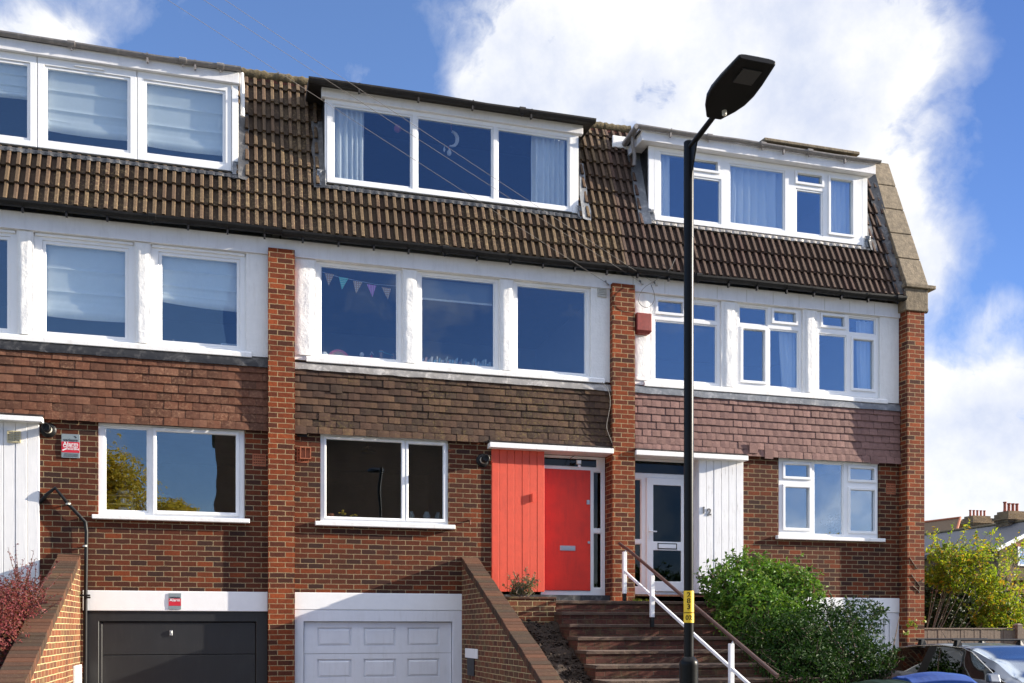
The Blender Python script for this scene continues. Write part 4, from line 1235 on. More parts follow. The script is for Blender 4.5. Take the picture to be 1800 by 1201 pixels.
# ---- alarm signs and alarm box
M_sgrey = plain('sign_grey', (.20, .24, .26), .4, .12, 30)
M_sred = plain('sign_red', (.50, .012, .03), .5, .05, 30)
M_swhite = plain('sign_white', (.75, .72, .72), .5, .03, 30)
M_sblack = plain('sign_black', (.02, .02, .025), .5, .03, 30)
def alarm_sign(x0, x1, z0, z1, y, label, big):
    t = thing('alarm_sign', label, 'sign', ((x0 + x1) / 2, y, z0), group='security alarm signs')
    w, h = x1 - x0, z1 - z0
    m = MB(); m.box(x0, x1, y - .008, y, z0, z1); m.build('plate', M_sgrey, t, bevel=.001)
    ra, rb = z0 + h * .22, z0 + h * .67
    m = MB(); m.box(x0 + .001, x1 - .001, y - .0095, y - .0082, ra, rb); m.build('red_panel', M_sred, t)
    cx_ = (x0 + x1) / 2
    text_part('lettering', 'verisure', w * .24, M_sblack, t, (cx_, y - .0095, rb + h * .075), .0006, sx=1.0, bold=.0008)
    text_part('lettering', 'Alarm', w * .34, M_swhite, t, (cx_, y - .0107, rb - h * .10), .0006, bold=.001)
    if big:
        text_part('lettering', 'Images & Audio', w * .125, M_swhite, t, (cx_, y - .0107, rb - h * .21), .0006, bold=.0008)
        text_part('lettering', 'recording', w * .18, M_swhite, t, (cx_ + w * .11, y - .0107, rb - h * .295), .0006, bold=.0008)
        m = MB()
        for i in range(3): m.box(x0 + w * (.1 + .03 * i), x1 - w * .1, y - .0095, y - .0082, z0 + h * (.05 + .05 * i), z0 + h * (.05 + .05 * i) + .007)
        m.build('small_print', M_sblack, t)
        m = MB(); m.prism([(x0 + w * .66, y - .0092, z1 - h * .09), (x0 + w * .80, y - .0092, z1 - h * .17), (x0 + w * .84, y - .0092, z1 - h * .13), (x0 + w * .74, y - .0092, z1 - h * .07)], (0, .0010, 0)); m.build('emblem', M_sblack, t)
        m = MB(); m.prism([(x0 + .004, y - .0107, ra + .03), (x0 + w * .26, y - .0107, ra + .06), (x0 + w * .26, y - .0107, ra + .042), (x0 + .02, y - .0107, ra + .02)], (0, .001, 0)); m.build('emblem', M_swhite, t)
alarm_sign(-2.22, -1.985, 3.98, 4.31, -.006, 'grey and red alarm sign on the brick wall left of a window', True)
alarm_sign(-.81, -.64, 1.875, 2.105, -.0135, 'small grey and red alarm sign on the white lintel above the dark garage door', False)
bl = thing('alarm_box', 'faded red bell box on the white band of the end house', 'alarm box', (6.5, -.1, 6.4))
m = MB(); m.box(6.37, 6.63, -.13, -.018, 6.43, 6.72); m.build('box_cover', M_bell, bl, bevel=.012, seg=2)
m = MB(); m.prism([(6.372, -.128, 6.428), (6.628, -.128, 6.428), (6.60, -.10, 6.39), (6.40, -.10, 6.39)], (0, .105, 0)); m.build('box_base', M_bell, bl)
# floodlight over the red door
fl = thing('security_light', 'small white floodlight with sensor over the red front door', 'floodlight', (5.44, .1, 4.3))
m = MB(); m.box(5.40, 5.48, .05, .085, 4.245, 4.315); m.build('lamp_housing', M_ventg, fl, bevel=.006)
m = MB(); m.box(5.41, 5.47, .046, .0495, 4.255, 4.305); m.build('lamp_glass', M_white, fl)
m = MB(); m.lathe([(.022, 0), (.026, .02), (.02, .045)], (5.45, .07, 4.19), 12); m.tube([(5.45, .08, 4.22), (5.45, .12, 4.27), (5.45, .19, 4.3)], .01, 8); m.build('sensor', M_white, fl)
m = MB(); m.tube([(5.40, .1, 4.28), (5.34, .08, 4.22), (5.30, .1, 4.28), (5.33, .14, 4.36), (5.40, .17, 4.395)], .005, 6); m.build('lead_wire', M_plast, fl)

# ---- overhead and wall cables
def sagged(p, q, sag, n=24):
    p, q = Vector(p), Vector(q)
    return [p.lerp(q, i / n) + Vector((0, 0, -sag * 4 * (i / n) * (1 - i / n))) for i in range(n + 1)]
def ray(px, py, dist):
    u = (px - 900) / FPX
    return Vector((dist * (u * CS + SN), -15 + dist * (CS - u * SN), 1.6 + dist * (1105 - py) / FPX))
x, z = at(1064, 497, -.05); pa = (x, -.06, z)
x, z = at(1125, 496, -.06); pb = (x, -.07, z)
x, z = at(1150, 498, -.06); pc = (x, -.07, z)
for e, (px, py), (qx, qy), lb in ((pa, (315, 0), (.0, 0), 'pale overhead telephone wire, the lowest of the three'), (pb, (378, 0), (0, 0), 'pale overhead telephone wire, the middle of the three'), (pc, (415, 0), (0, 0), 'pale overhead telephone wire, the highest of the three')):
    g = ray(px, py, 11.5)
    d = Vector(g) - Vector(e)
    far = Vector(e) + d * 3.2
    m = MB(); m.tube(sagged(e, far, .10, 30), .0023, 6); tag(m.build('overhead_wire', M_cable, smooth=True), lb, 'wire', 'overhead telephone wires')
m = MB()
for p in (pa, pb, pc): m.tube([(p[0], -.02, p[2] + .02), (p[0], -.07, p[2] + .02), (p[0], -.09, p[2] - .02), (p[0] + .06, -.05, p[2] - .03)], .012, 6)
m.build('wire_hook', M_steel, H2)
pts = [at(a, b, -.13) for a, b in ((1182, 458), (1172, 478), (1150, 495), (1130, 508), (1121, 522), (1122, 535), (1134, 542), (1146, 535), (1150, 520), (1144, 500))]
def spl(pts, n=6):
    out = []
    P_ = [Vector((p[0], p[1], p[2])) for p in pts]
    for i in range(len(P_) - 1):
        a = P_[max(i - 1, 0)]; b = P_[i]; c = P_[i + 1]; d = P_[min(i + 2, len(P_) - 1)]
        for k in range(n):
            t = k / n
            out.append(.5 * ((2 * b) + (c - a) * t + (2 * a - 5 * b + 4 * c - d) * t * t + (3 * b - a - 3 * c + d) * t ** 3))
    out.append(P_[-1]); return out
m = MB(); m.tube(spl([(p[0], -.24 + .012 * i, p[1]) for i, p in enumerate(pts)]), .005, 6); tag(m.build('loose_cable', M_dcable, smooth=True), 'thin dark cable curled in a loop below the gutter', 'cable')
pts = [at(a, b, -.10) for a, b in ((1058, 672), (1070, 690), (1072, 712), (1069, 730), (1066, 752), (1072, 770), (1077, 785), (1076, 800))]
m = MB(); m.tube(spl([(p[0], -.11, p[1]) for p in pts]), .0036, 6); tag(m.build('wall_cable', M_cable, smooth=True), 'pale cable running down over brown tiles beside the brick pier', 'cable')
x, z = at(930, 748, -.1)

# ---- foliage
def leaves(mb, blobs, n, size, rr, gap=.0, flat=.5, shell=.55, seedn=0.0, up=.4, aspect=.5):
    tot = sum(b[3] * b[4] + b[4] * b[5] + b[3] * b[5] for b in blobs)
    for (cx_, cy_, cz_, rx, ry, rz) in blobs:
        k = int(n * (rx * ry + ry * rz + rx * rz) / tot)
        for _ in range(k):
            u = Vector((rr.gauss(0, 1), rr.gauss(0, 1), rr.gauss(0, 1))).normalized()
            lump = 1 + .28 * mnoise.noise((u.x * 2.2 + seedn, u.y * 2.2 + cx_, u.z * 2.2)) + .18 * mnoise.noise((u.x * 6 + seedn, u.y * 6, u.z * 6 + cz_))
            r = (shell + (1 - shell) * rr.random() ** .6) * lump
            p = Vector((cx_ + u.x * rx * r, cy_ + u.y * ry * r, cz_ + u.z * rz * r))
            if gap and mnoise.noise((p.x * 3.1 + seedn, p.y * 3.1, p.z * 3.1)) < gap - .5: continue
            nrm = (u + Vector((rr.gauss(0, flat), rr.gauss(0, flat), rr.gauss(0, flat) + up))).normalized()
            ax = nrm.cross(Vector((rr.gauss(0, 1), rr.gauss(0, 1), rr.gauss(0, 1)))).normalized()
            bx = nrm.cross(ax)
            s = size * rr.uniform(.65, 1.3); w = s * aspect
            fold = nrm * (w * .25)
            v = len(mb.v)
            mb.v += [tuple(p - ax * s * .5), tuple(p - ax * s * .05 + bx * w * .5 + fold), tuple(p + ax * s * .5 - nrm * s * .12), tuple(p - ax * s * .05 - bx * w * .5 + fold)]
            mb.f += [(v, v + 1, v + 2), (v, v + 2, v + 3)]


def sprig(mb, lf, p, d, length, rr, size, nleaf=14, bend=.3, r=.006):
    """a thin stem with leaves along it"""
    p = Vector(p); d = Vector(d).normalized(); pts = [p.copy()]
    n = 6
    for i in range(n):
        d = (d + Vector((rr.gauss(0, bend), rr.gauss(0, bend), rr.gauss(0, bend) - .02)) * .35).normalized()
        p = p + d * (length / n); pts.append(p.copy())
    mb.tube(pts, [r * (1 - .7 * i / n) for i in range(n + 1)], 5)
    for _ in range(nleaf):
        t = rr.uniform(.15, 1) * n; i = min(n - 1, int(t)); q = pts[i].lerp(pts[i + 1], t - i)
        nrm = Vector((rr.gauss(0, 1), rr.gauss(0, 1), rr.gauss(0, 1) + .8)).normalized()
        ax = nrm.cross(Vector((rr.gauss(0, 1), rr.gauss(0, 1), rr.gauss(0, 1)))).normalized(); bx = nrm.cross(ax)
        s = size * rr.uniform(.6, 1.25); w = s * .5
        q = q + ax * s * .5
        v = len(lf.v)
        lf.v += [tuple(q - ax * s * .5), tuple(q + bx * w * .5 + nrm * w * .2), tuple(q + ax * s * .5), tuple(q - bx * w * .5 + nrm * w * .2)]
        lf.f += [(v, v + 1, v + 2), (v, v + 2, v + 3)]


def shrub(name, label, cat, base, blobs, n, size, lmat, sprigs=0, seed=1, smat=None, sprig_len=.5, gap=0.0, up=.4, aspect=.5, shell=.55, sprig_up=.6, nleaf=14, group=None):
    rr = random.Random(seed)
    t = thing(name, label, cat, base, group=group)
    lf = MB(); st = MB()
    leaves(lf, blobs, n, size, rr, gap, seedn=seed * 1.7, up=up, aspect=aspect, shell=shell)
    bv = Vector(base)
    for (cx_, cy_, cz_, rx, ry, rz) in blobs:
        for _ in range(2 if name == 'autumn_bush' else 4):
            u = Vector((rr.gauss(0, .5), rr.gauss(0, .5), rr.random() * .7))
            q = Vector((cx_ + u.x * rx, cy_ + u.y * ry, cz_ + u.z * rz))
            mid = bv.lerp(q, .5) + Vector((rr.gauss(0, .06), rr.gauss(0, .06), .03))
            st.tube([bv + Vector((rr.gauss(0, .06), rr.gauss(0, .06), 0)), mid, q], [.018, .012, .006], 6)
    for _ in range(sprigs):
        b = rr.choice(blobs)
        u = Vector((rr.gauss(0, 1), rr.gauss(0, 1), abs(rr.gauss(0, 1)) * sprig_up + .1)).normalized()
        q = (b[0] + u.x * b[3] * .75, b[1] + u.y * b[4] * .75, b[2] + u.z * b[5] * .75)
        sprig(st, lf, q, u + Vector((0, 0, .25)), sprig_len * rr.uniform(.5, 1.2), rr, size, nleaf)
    lf.build('foliage', lmat, t, norm=False)
    st.build('stem', smat or M_twig, t, smooth=True)
    return t

# hedge beside the steps: sunlit upper mass, darker lower mass nearer the road
def hb(px, py, Y, rx, ry, rz):
    x, z = at(px, py, Y); return (x, Y, z, rx, ry, rz)
shrub('hedge_shrub', 'bright green glossy shrub beside the end house steps, the upper sunlit one', 'shrub', (8.0, -1.9, 1.2),
      [hb(1315, 1020, -1.6, .55, .55, .40), hb(1370, 1028, -1.5, .48, .5, .36), hb(1275, 1035, -1.9, .35, .45, .30), hb(1400, 1055, -1.7, .40, .5, .40), hb(1330, 1085, -2.2, .6, .6, .5)],
      9000, .075, L_hedge, 70, 11, sprig_len=.28, group='evergreen shrubs beside the steps', aspect=.46)
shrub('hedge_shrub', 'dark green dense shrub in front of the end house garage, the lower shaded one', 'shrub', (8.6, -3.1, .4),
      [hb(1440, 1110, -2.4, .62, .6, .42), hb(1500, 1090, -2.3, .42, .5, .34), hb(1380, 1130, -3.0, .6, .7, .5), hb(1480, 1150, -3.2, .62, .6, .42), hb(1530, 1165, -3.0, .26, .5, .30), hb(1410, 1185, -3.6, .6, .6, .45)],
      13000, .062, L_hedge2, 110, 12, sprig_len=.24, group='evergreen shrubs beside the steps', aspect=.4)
shrub('barberry_shrub', 'dark red leaved shrub spilling against the left garden wall', 'shrub', (-2.8, -2.1, 1.3),
      [hb(35, 1060, -1.6, .34, .5, .34), hb(10, 1075, -2.2, .34, .5, .40), hb(55, 1090, -1.9, .22, .5, .26), hb(-10, 1120, -2.8, .35, .5, .4)],
      11000, .034, L_barb, 60, 13, plain('red_twig', (.10, .04, .035), .7, .2, 30), sprig_len=.42, aspect=.6, shell=.35, sprig_up=1.6, nleaf=18)
shrub('small_plant', 'small grey green bush in the planter against the red boards', 'plant', (4.30, -.6, 1.98),
      [hb(920, 1032, -.6, .18, .16, .15), hb(908, 1040, -.6, .10, .12, .08)], 900, .04, L_lav, 26, 14, sprig_len=.2, shell=.2, aspect=.35)
# autumn bush beyond the gable and its dark hedge backing
shrub('autumn_bush', 'yellow green autumn bush behind the wooden fence at the right', 'bush', (14.5, 3.6, 0.0),
      [hb(1650, 985, 3.6, .5, .5, .36), hb(1690, 985, 3.6, .6, .6, .42), hb(1725, 1012, 3.4, .62, .6, .5), hb(1752, 1055, 3.3, .55, .6, .55), hb(1775, 1085, 3.2, .5, .5, .5), hb(1638, 1015, 3.8, .34, .4, .34), hb(1670, 1025, 3.5, .4, .4, .3), hb(1735, 1085, 3.2, .4, .4, .3)],
      8500, .092, L_yel, 90, 15, plain('pale_twig', (.16, .12, .085), .8, .25, 30), sprig_len=.75, gap=.42, shell=.3, sprig_up=1.0, nleaf=16)
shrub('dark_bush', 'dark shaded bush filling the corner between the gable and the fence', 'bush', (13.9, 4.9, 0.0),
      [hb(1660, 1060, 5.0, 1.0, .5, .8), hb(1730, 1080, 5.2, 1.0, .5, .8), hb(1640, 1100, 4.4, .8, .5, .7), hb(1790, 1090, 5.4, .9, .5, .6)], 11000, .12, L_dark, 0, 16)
shrub('small_tree', 'small leafy tree at the right edge before the yellow brick house', 'tree', (18.2, 6.5, 0.0),
      [hb(1795, 985, 8.0, .5, .5, .4), hb(1770, 975, 8.5, .4, .5, .25), hb(1800, 1060, 6.5, .5, .5, .9)], 1500, .09, L_yel, 30, 17, sprig_len=.6, gap=.5, shell=.2)
# sparse creeper stems on the gable pier
cr = thing('wall_creeper', 'sparse bare creeper stems clinging to the end brick gable', 'climbing plant', (11.62, -.24, 1.8))
m = MB(); rr = random.Random(3)
for a in (((1600, 980), (1606, 990), (1613, 1000), (1615, 998)), ((1603, 1010), (1610, 1020), (1618, 1030), (1616, 1043)), ((1610, 1022), (1618, 1025), (1625, 1018)), ((1605, 1030), (1612, 1036), (1618, 1042))):
    pts = [at(px, py, -.24) for px, py in a]; m.tube([(p[0], -.228, p[1]) for p in pts], .007, 6)
m.build('stem', M_twig, cr, smooth=True)
lf = MB()
for px, py in ((1600, 1095), (1606, 1096), (1612, 1100), (1590, 1115), (1595, 1113), (1603, 1093), (1597, 1098), (1625, 1090)):
    for _ in range(5):
        x, z = at(px + rr.gauss(0, 3), py + rr.gauss(0, 3), -.26); nrm = Vector((rr.gauss(0, .4), -1, rr.gauss(.4, .4))).normalized(); ax = nrm.cross(Vector((rr.gauss(0, 1), rr.gauss(0, 1), rr.gauss(0, 1)))).normalized(); bx = nrm.cross(ax); p = Vector((x, -.26, z)); v = len(lf.v)
        lf.v += [tuple(p - ax * .03), tuple(p + bx * .02), tuple(p + ax * .03), tuple(p - bx * .02)]; lf.f.append((v, v + 1, v + 2, v + 3))
lf.build('foliage', L_yel, cr, norm=False)
m = MB(); lf = MB(); rr = random.Random(9)
gs = thing('grass_tuft', 'tuft of yellowish moss and weeds on the top step', 'weeds', (6.05, -1.02, 2.02))
for i in range(60):
    x = rr.gauss(6.02, .10); y = rr.uniform(-1.05, -.95); h_ = rr.uniform(.02, .06); v = len(lf.v)
    lf.v += [(x, y, 2.015), (x + .012, y + .004, 2.015), (x + rr.gauss(0, .02), y + rr.gauss(0, .02), 2.015 + h_)]; lf.f.append((v, v + 1, v + 2))
lf.build('blade', L_yel, gs, norm=False)

# ---- fence right of the gable
fc = thing('board_fence', 'weathered brown vertical board fence right of the gable', 'fence', (13.5, 1.0, 0))
m = MB(); x = 11.98; rr = random.Random(5); m2 = MB()
while x < 14.86:
    w = .075 + rr.uniform(-.004, .008)
    m.box(x, x + w - .004, 1.0 + rr.uniform(-.004, .004), 1.018, -.2, 1.575 + rr.uniform(-.006, .004)); x += w
m.build('board', M_wood, fc)
m = MB(); m.box(11.98, 14.86, .985, 1.05, 1.582, 1.61); m.build('capping', M_wood, fc, bevel=.004)
for a in (14.87, 11.82):
    m = MB(); m.box(a, a + .13, .94, 1.07, -.2, 1.66); m.hexa([(a - .01, .93, 1.661), (a + .14, .93, 1.661), (a + .14, 1.08, 1.661), (a - .01, 1.08, 1.661), (a + .03, .97, 1.70), (a + .10, .97, 1.70), (a + .10, 1.04, 1.70), (a + .03, 1.04, 1.70)]); m.build('post', M_wood, fc, bevel=.004)
m = MB(); x = 15.02
while x < 19:
    w = .075; m.box(x, x + w - .004, 1.0 + rr.uniform(-.004, .004), 1.018, -.2, 1.60); x += w
m.build('board', M_wood, fc)
# ---------------------------------------------------------------- wheelie bins
def wheelie(label, col, lidcol, cx, cy, z0, rz, name):
    t = thing('wheelie_bin', label, 'bin', (0, 0, 0), 0, 'wheelie bins at the roadside')
    W, D, Hh = .29, .36, .98
    mb_ = plain(name + '_body', col, .5, .12, 14, spec=.2); ml = plain(name + '_lid', lidcol, .42, .12, 14, spec=.22)
    m = MB()
    m.hexa([(-W * .8, -D * .72, .04), (W * .8, -D * .72, .04), (W * .8, D * .8, .04), (-W * .8, D * .8, .04), (-W, -D, Hh), (W, -D, Hh), (W, D, Hh), (-W, D, Hh)])
    m.box(-W - .02, W + .02, -D - .02, D + .02, Hh - .05, Hh + .0)
    m.build('body', mb_, t, bevel=.02, seg=2)
    m = MB(); n = 10   # domed lid, curled front lip
    for i in range(n + 1):
        y = -D - .05 + (2 * D + .08) * i / n
        hz = .055 + .055 * math.sin(math.pi * min(1, (i + .6) / n)) - (.045 if i == 0 else 0)
        for k, (xx, dzz) in enumerate(((-W - .035, -.05), (-W - .03, -.005), (-W + .06, .012), (-W * .4, .03), (-W * .3, .018), (W * .3, .018), (W * .4, .03), (W - .06, .012), (W + .03, -.005), (W + .035, -.05))):
            m.v.append((xx, y, Hh + .005 + hz * (1 if 1 < k < 8 else .6) + dzz))
    for i in range(n):
        for k in range(9):
            q = i * 10 + k; m.f.append((q, q + 1, q + 11, q + 10))
    m.f.append(tuple(range(10))); m.f.append(tuple(n * 10 + k for k in range(9, -1, -1)))
    m.build('lid', ml, t, smooth=False, bevel=.006)
    m = MB(); m.tube([(-W * .8, D + .05, Hh - .04), (-W * .8, D + .09, Hh + .01), (W * .8, D + .09, Hh + .01), (W * .8, D + .05, Hh - .04)], .016, 8); m.build('handle', mb_, t)
    for sx in (-1, 1):
        m = MB(); m.lathe([(.03, -.025), (.1, -.025), (.1, .025), (.03, .025)], (sx * (W * .8 + .0), D * .8, .1), 18, 'x'); m.build('wheel', M_plast, t)
    t.location = (cx, cy, z0); t.rotation_euler = (0, 0, rz)
    return t
wheelie('blue wheelie bin by the car, its lid catching light', (.012, .035, .15), (.018, .055, .22), X(1640, -5.0), -5.0, -.045, math.radians(75), 'blue_bin')
wheelie('dark green wheelie bin in front of the dark shrub', (.004, .016, .007), (.005, .020, .009), X(1553, -4.9), -4.9, -.125, math.radians(4), 'green_bin')
wheelie('navy blue wheelie bin before the white garage door, only its lid showing', (.012, .03, .12), (.016, .04, .16), X(783, -5.3), -5.3, -.085, math.radians(8), 'navy_bin')

# ---------------------------------------------------------------- car (nose towards the road)
car = thing('parked_car', 'silver blue hatchback with black roof bars parked on the end drive', 'car', (0, 0, 0))
M_cpaint = plain('silver_blue_paint', (.12, .135, .165), .3, .04, 3, metal=.5, coat=.6)
M_chrome = plain('bright_trim', (.6, .58, .55), .2, .05, 20, metal=1.0)
def lerp_tab(tab, x):
    for i in range(len(tab) - 1):
        a, b = tab[i], tab[i + 1]
        if a[0] <= x <= b[0]:
            t = (x - a[0]) / (b[0] - a[0]); t = t * t * (3 - 2 * t) * .35 + t * .65
            return [a[j] + (b[j] - a[j]) * t for j in range(1, len(a))]
    return list(tab[-1][1:]) if x > tab[-1][0] else list(tab[0][1:])
#      x     zbelt  ztop  wbelt wroof
tab = [(-2.10, .70, .74, .60, .50), (-2.02, .80, .90, .70, .52), (-1.85, .90, 1.10, .78, .56), (-1.45, .93, 1.30, .82, .58), (-.9, .93, 1.385, .85, .60), (-.3, .92, 1.405, .86, .61), (.30, .91, 1.375, .86, .60),
       (.78, .905, 1.22, .86, .62), (1.18, .90, 1.02, .855, .66), (1.42, .89, .945, .85, .70), (1.78, .82, .86, .82, .68), (2.02, .71, .74, .75, .62), (2.15, .60, .62, .62, .5)]
NS = 96; xs_ = [-2.10 + 4.25 * i / NS for i in range(NS + 1)]
def section(x):
    zb, zt, wb, wr = lerp_tab(tab, x)
    wl = wb * (.95 if abs(x) < 1.9 else .88)
    half = [(wl * .9, .22), (wl, .30), (wb * 1.02, .55), (wb * 1.03, .68), (wb, zb - .03), (wb * .985, zb)]
    for k in (.12, .3, .5, .7, .86, .95):
        half.append((wb * .985 + (wr - wb * .985) * k - .0, zb + (zt - .045 - zb) * (k ** .92)))
    half += [(wr * .985, zt - .035), (wr * .90, zt - .016), (wr * .7, zt - .006), (wr * .35, zt - .001), (0, zt)]
    return half
secs = [section(x) for x in xs_]; KH = len(secs[0])
full = [[(y, z) for y, z in s] + [(-y, z) for y, z in s[-2::-1]] for s in secs]; KF = len(full[0])
def part_of(i, k):
    xm = (xs_[i] + xs_[i + 1]) / 2
    kk = k if k < KH - 1 else KF - 2 - k
    side = 6 <= kk <= 11
    # windscreen: sloping top between cowl and roof
    if .36 < xm < 1.36 and kk >= 12: return 'windscreen'
    if -2.0 < xm < -1.5 and kk >= 12: return 'rear_window'
    if side and -.46 < xm < -.28: return 'door_pillar'
    if side:
        top = {6: 1.24, 7: 1.12, 8: .92, 9: .70, 10: .50, 11: .40}[kk]
        low = {6: -1.86, 7: -1.80, 8: -1.70, 9: -1.58, 10: -1.46, 11: -1.34}[kk]
        if low < xm < top: return 'side_window'
    return 'body'
verts = [(x, p[0], p[1]) for x, s in zip(xs_, full) for p in s]
groups = {}
for i in range(NS):
    for k in range(KF - 1):
        p = part_of(i, k)
        if p == 'side_window': p += '_r' if k < KH - 1 else '_l'
        if p == 'side_window_r' or p == 'side_window_l': p += 'a' if (xs_[i] > -.36) else 'b'
        groups.setdefault(p, []).append((i * KF + k, i * KF + k + 1, (i + 1) * KF + k + 1, (i + 1) * KF + k))
def sub(faces):
    m = MB(); mp = {}
    for f in faces:
        g = []
        for v in f:
            if v not in mp: mp[v] = len(m.v); m.v.append(verts[v])
            g.append(mp[v])
        m.f.append(tuple(g))
    return m
bd = sub(groups['body'])
v = len(bd.v); bd.v += [verts[k] for k in range(KF)]; bd.f.append(tuple(range(v, v + KF)))
v = len(bd.v); bd.v += [verts[NS * KF + k] for k in range(KF)]; bd.f.append(tuple(range(v, v + KF)))
cb = bd.build('body', M_cpaint, car, smooth=True)
for p, fs in groups.items():
    if p == 'door_pillar':
        for sgn in (1, -1): sub([f for f in fs if verts[f[0]][1] * sgn > 0]).build('door_pillar', M_plast, car, smooth=True)
    elif p != 'body': sub(fs).build('windscreen' if p == 'windscreen' else 'rear_window' if p == 'rear_window' else 'side_window', M_screen if p == 'windscreen' else M_carglass, car, smooth=True)
m = MB(); m.box(-1.9, 1.2, -.78, .78, .3, .86); m.build('cabin_floor', M_plast, car)
def side_pt(x, kf, sy, out=.006):
    s = section(x); a = s[int(kf)]; b = s[min(int(kf) + 1, KH - 1)]; t = kf - int(kf)
    return (x, sy * (a[0] + (b[0] - a[0]) * t + out), a[1] + (b[1] - a[1]) * t + out * .5)
for sy in (1, -1):
    m = MB(); pth = [side_pt(1.27, 6.0, sy), side_pt(1.15, 7, sy), side_pt(.96, 8, sy), side_pt(.74, 9, sy), side_pt(.54, 10, sy), side_pt(.40, 11, sy), side_pt(.2, 11.9, sy), side_pt(-.2, 12, sy), side_pt(-.7, 12, sy), side_pt(-1.12, 11.9, sy), side_pt(-1.36, 11, sy), side_pt(-1.48, 10, sy), side_pt(-1.6, 9, sy), side_pt(-1.72, 8, sy), side_pt(-1.88, 6.2, sy)]
    m.tube(pth, .009, 6); m.build('window_trim', M_chrome, car, smooth=True)
    m = MB(); q = side_pt(1.1, 6, sy, 0); m.hexa([(q[0] - .04, q[1] + sy * .03, q[2] + .0), (q[0] + .09, q[1] + sy * .03, q[2]), (q[0] + .09, q[1] + sy * .20, q[2] + .01), (q[0] - .02, q[1] + sy * .20, q[2] + .01), (q[0] - .04, q[1] + sy * .03, q[2] + .12), (q[0] + .05, q[1] + sy * .03, q[2] + .12), (q[0] + .05, q[1] + sy * .19, q[2] + .12), (q[0] - .02, q[1] + sy * .19, q[2] + .12)]); m.build('wing_mirror', M_cpaint, car, bevel=.02, seg=2)
    for xw in (1.32, -1.28):
        m = MB(); m.lathe([(.16, -.09), (.30, -.09), (.32, -.06), (.32, .06), (.30, .09), (.16, .09)], (xw, sy * .76, .30), 26, 'y'); w_ = m.build('tyre', M_plast, car)
        m = MB(); m.lathe([(.03, .088), (.2, .085), (.21, .07), (.21, -.07)], (xw, sy * .76, .30), 22, 'y'); m.build('rim', M_steel, w_)
    m = MB(); q = (2.02, sy * .5, .62); m.lathe([(.03, -.02), (.085, 0), (.06, .05)], q, 16, 'x'); m.build('headlight', M_glass, car)
    m = MB(); m.box(-2.09, -2.0, sy * .62 - .06, sy * .62 + .06, .68, .84); m.build('tail_light', M_red, car, bevel=.01)
# roof bars
for xb in (.02, -.72):
    m = MB(); zt_ = section(xb)[-1][1] + .06
    m.tube([(xb, -.63, zt_), (xb, -.62, zt_), (xb, .62, zt_), (xb, .63, zt_)], [.010, .016, .016, .010], 8); rb = m.build('roof_bar', M_black, car)
    for sy in (1, -1):
        s = section(xb)
        m = MB(); m.hexa([(xb - .05, sy * (s[12][0] + .0), s[12][1] - .03), (xb + .05, sy * (s[12][0] + .0), s[12][1] - .03), (xb + .05, sy * (s[12][0] - .11), s[14][1]), (xb - .05, sy * (s[12][0] - .11), s[14][1]),
                          (xb - .03, sy * (s[12][0] - .03), zt_), (xb + .03, sy * (s[12][0] - .03), zt_), (xb + .03, sy * (s[12][0] - .09), zt_), (xb - .03, sy * (s[12][0] - .09), zt_)]); m.build('bar_foot', M_plast, rb, bevel=.006)
m = MB(); m.tube([(-.9, .1, section(-.9)[-1][1] - .01), (-1.15, .1, section(-1.1)[-1][1] + .30)], [.004, .002], 6); m.build('aerial', M_black, car)
car.location = (10.30, -3.42, -.01); car.rotation_euler = (0, 0, -math.pi / 2)

# ---------------------------------------------------------------- things seen through the windows
def cloth(name, label, cat, x0, x1, z0, z1, y, mat, folds, amp, group=None, gather=0.0, seed=0):
    m = MB(); nx_ = max(20, folds * 8); nz_ = 10
    for t_ in (0, .004):
        for i in range(nx_ + 1):
            for j in range(nz_ + 1):
                u = i / nx_; w = j / nz_
                g = 1 - gather * (1 - w) ** 2
                x = x0 + (x1 - x0) * (u * g if gather >= 0 else 1 - (1 - u) * (1 + gather * (1 - w) ** 2))
                a = amp * (.5 + .5 * (1 - w)) * math.sin(2 * math.pi * folds * u + 1.2 * math.sin(u * 7 + seed)) + amp * .4 * mnoise.noise((u * 9, w * 2, seed))
                m.v.append((x, y + a + t_, z0 + (z1 - z0) * w))
    k = (nx_ + 1) * (nz_ + 1)
    for b in (0, k):
        for i in range(nx_):
            for j in range(nz_):
                q = b + i * (nz_ + 1) + j
                m.f.append((q, q + nz_ + 1, q + nz_ + 2, q + 1))
    return tag(m.build(name, mat, smooth=True, norm=False), label, cat, group)
CG = 'pale curtains behind the windows'
cloth('curtain', 'pale curtain at the left end of the middle top-floor window', 'curtain', 1.50, 2.02, 8.36, 9.56, .30, M_curt, 6, .055, CG, seed=1)
cloth('curtain', 'pale curtain at the right end of the middle top-floor window', 'curtain', 4.72, 5.30, 8.36, 9.56, .30, M_curt, 6, .055, CG, seed=2)
cloth('curtain', 'pale curtain at the left edge of the end house top-floor window', 'curtain', 6.86, 7.14, 8.40, 9.56, .30, M_curt, 3, .03, CG, seed=3)
cloth('curtain', 'wide gathered pale curtain filling the middle top-floor pane of the end house', 'curtain', 8.19, 9.30, 8.40, 9.56, .30, M_curt, 7, .055, CG, seed=4)
cloth('curtain', 'pale curtain behind the right-hand top-floor pane of the end house', 'curtain', 10.22, 10.62, 8.40, 9.56, .30, M_curt, 5, .03, CG, seed=5)
cloth('curtain', 'pale curtain drawn aside in the middle first-floor window of the end house', 'curtain', 9.14, 9.46, 5.66, 7.05, .19, M_curt, 4, .035, CG, gather=-.25, seed=6)
cloth('curtain', 'pale curtain drawn aside in the right first-floor window of the end house', 'curtain', 10.70, 11.02, 5.66, 7.05, .19, M_curt, 4, .035, CG, gather=-.2, seed=7)
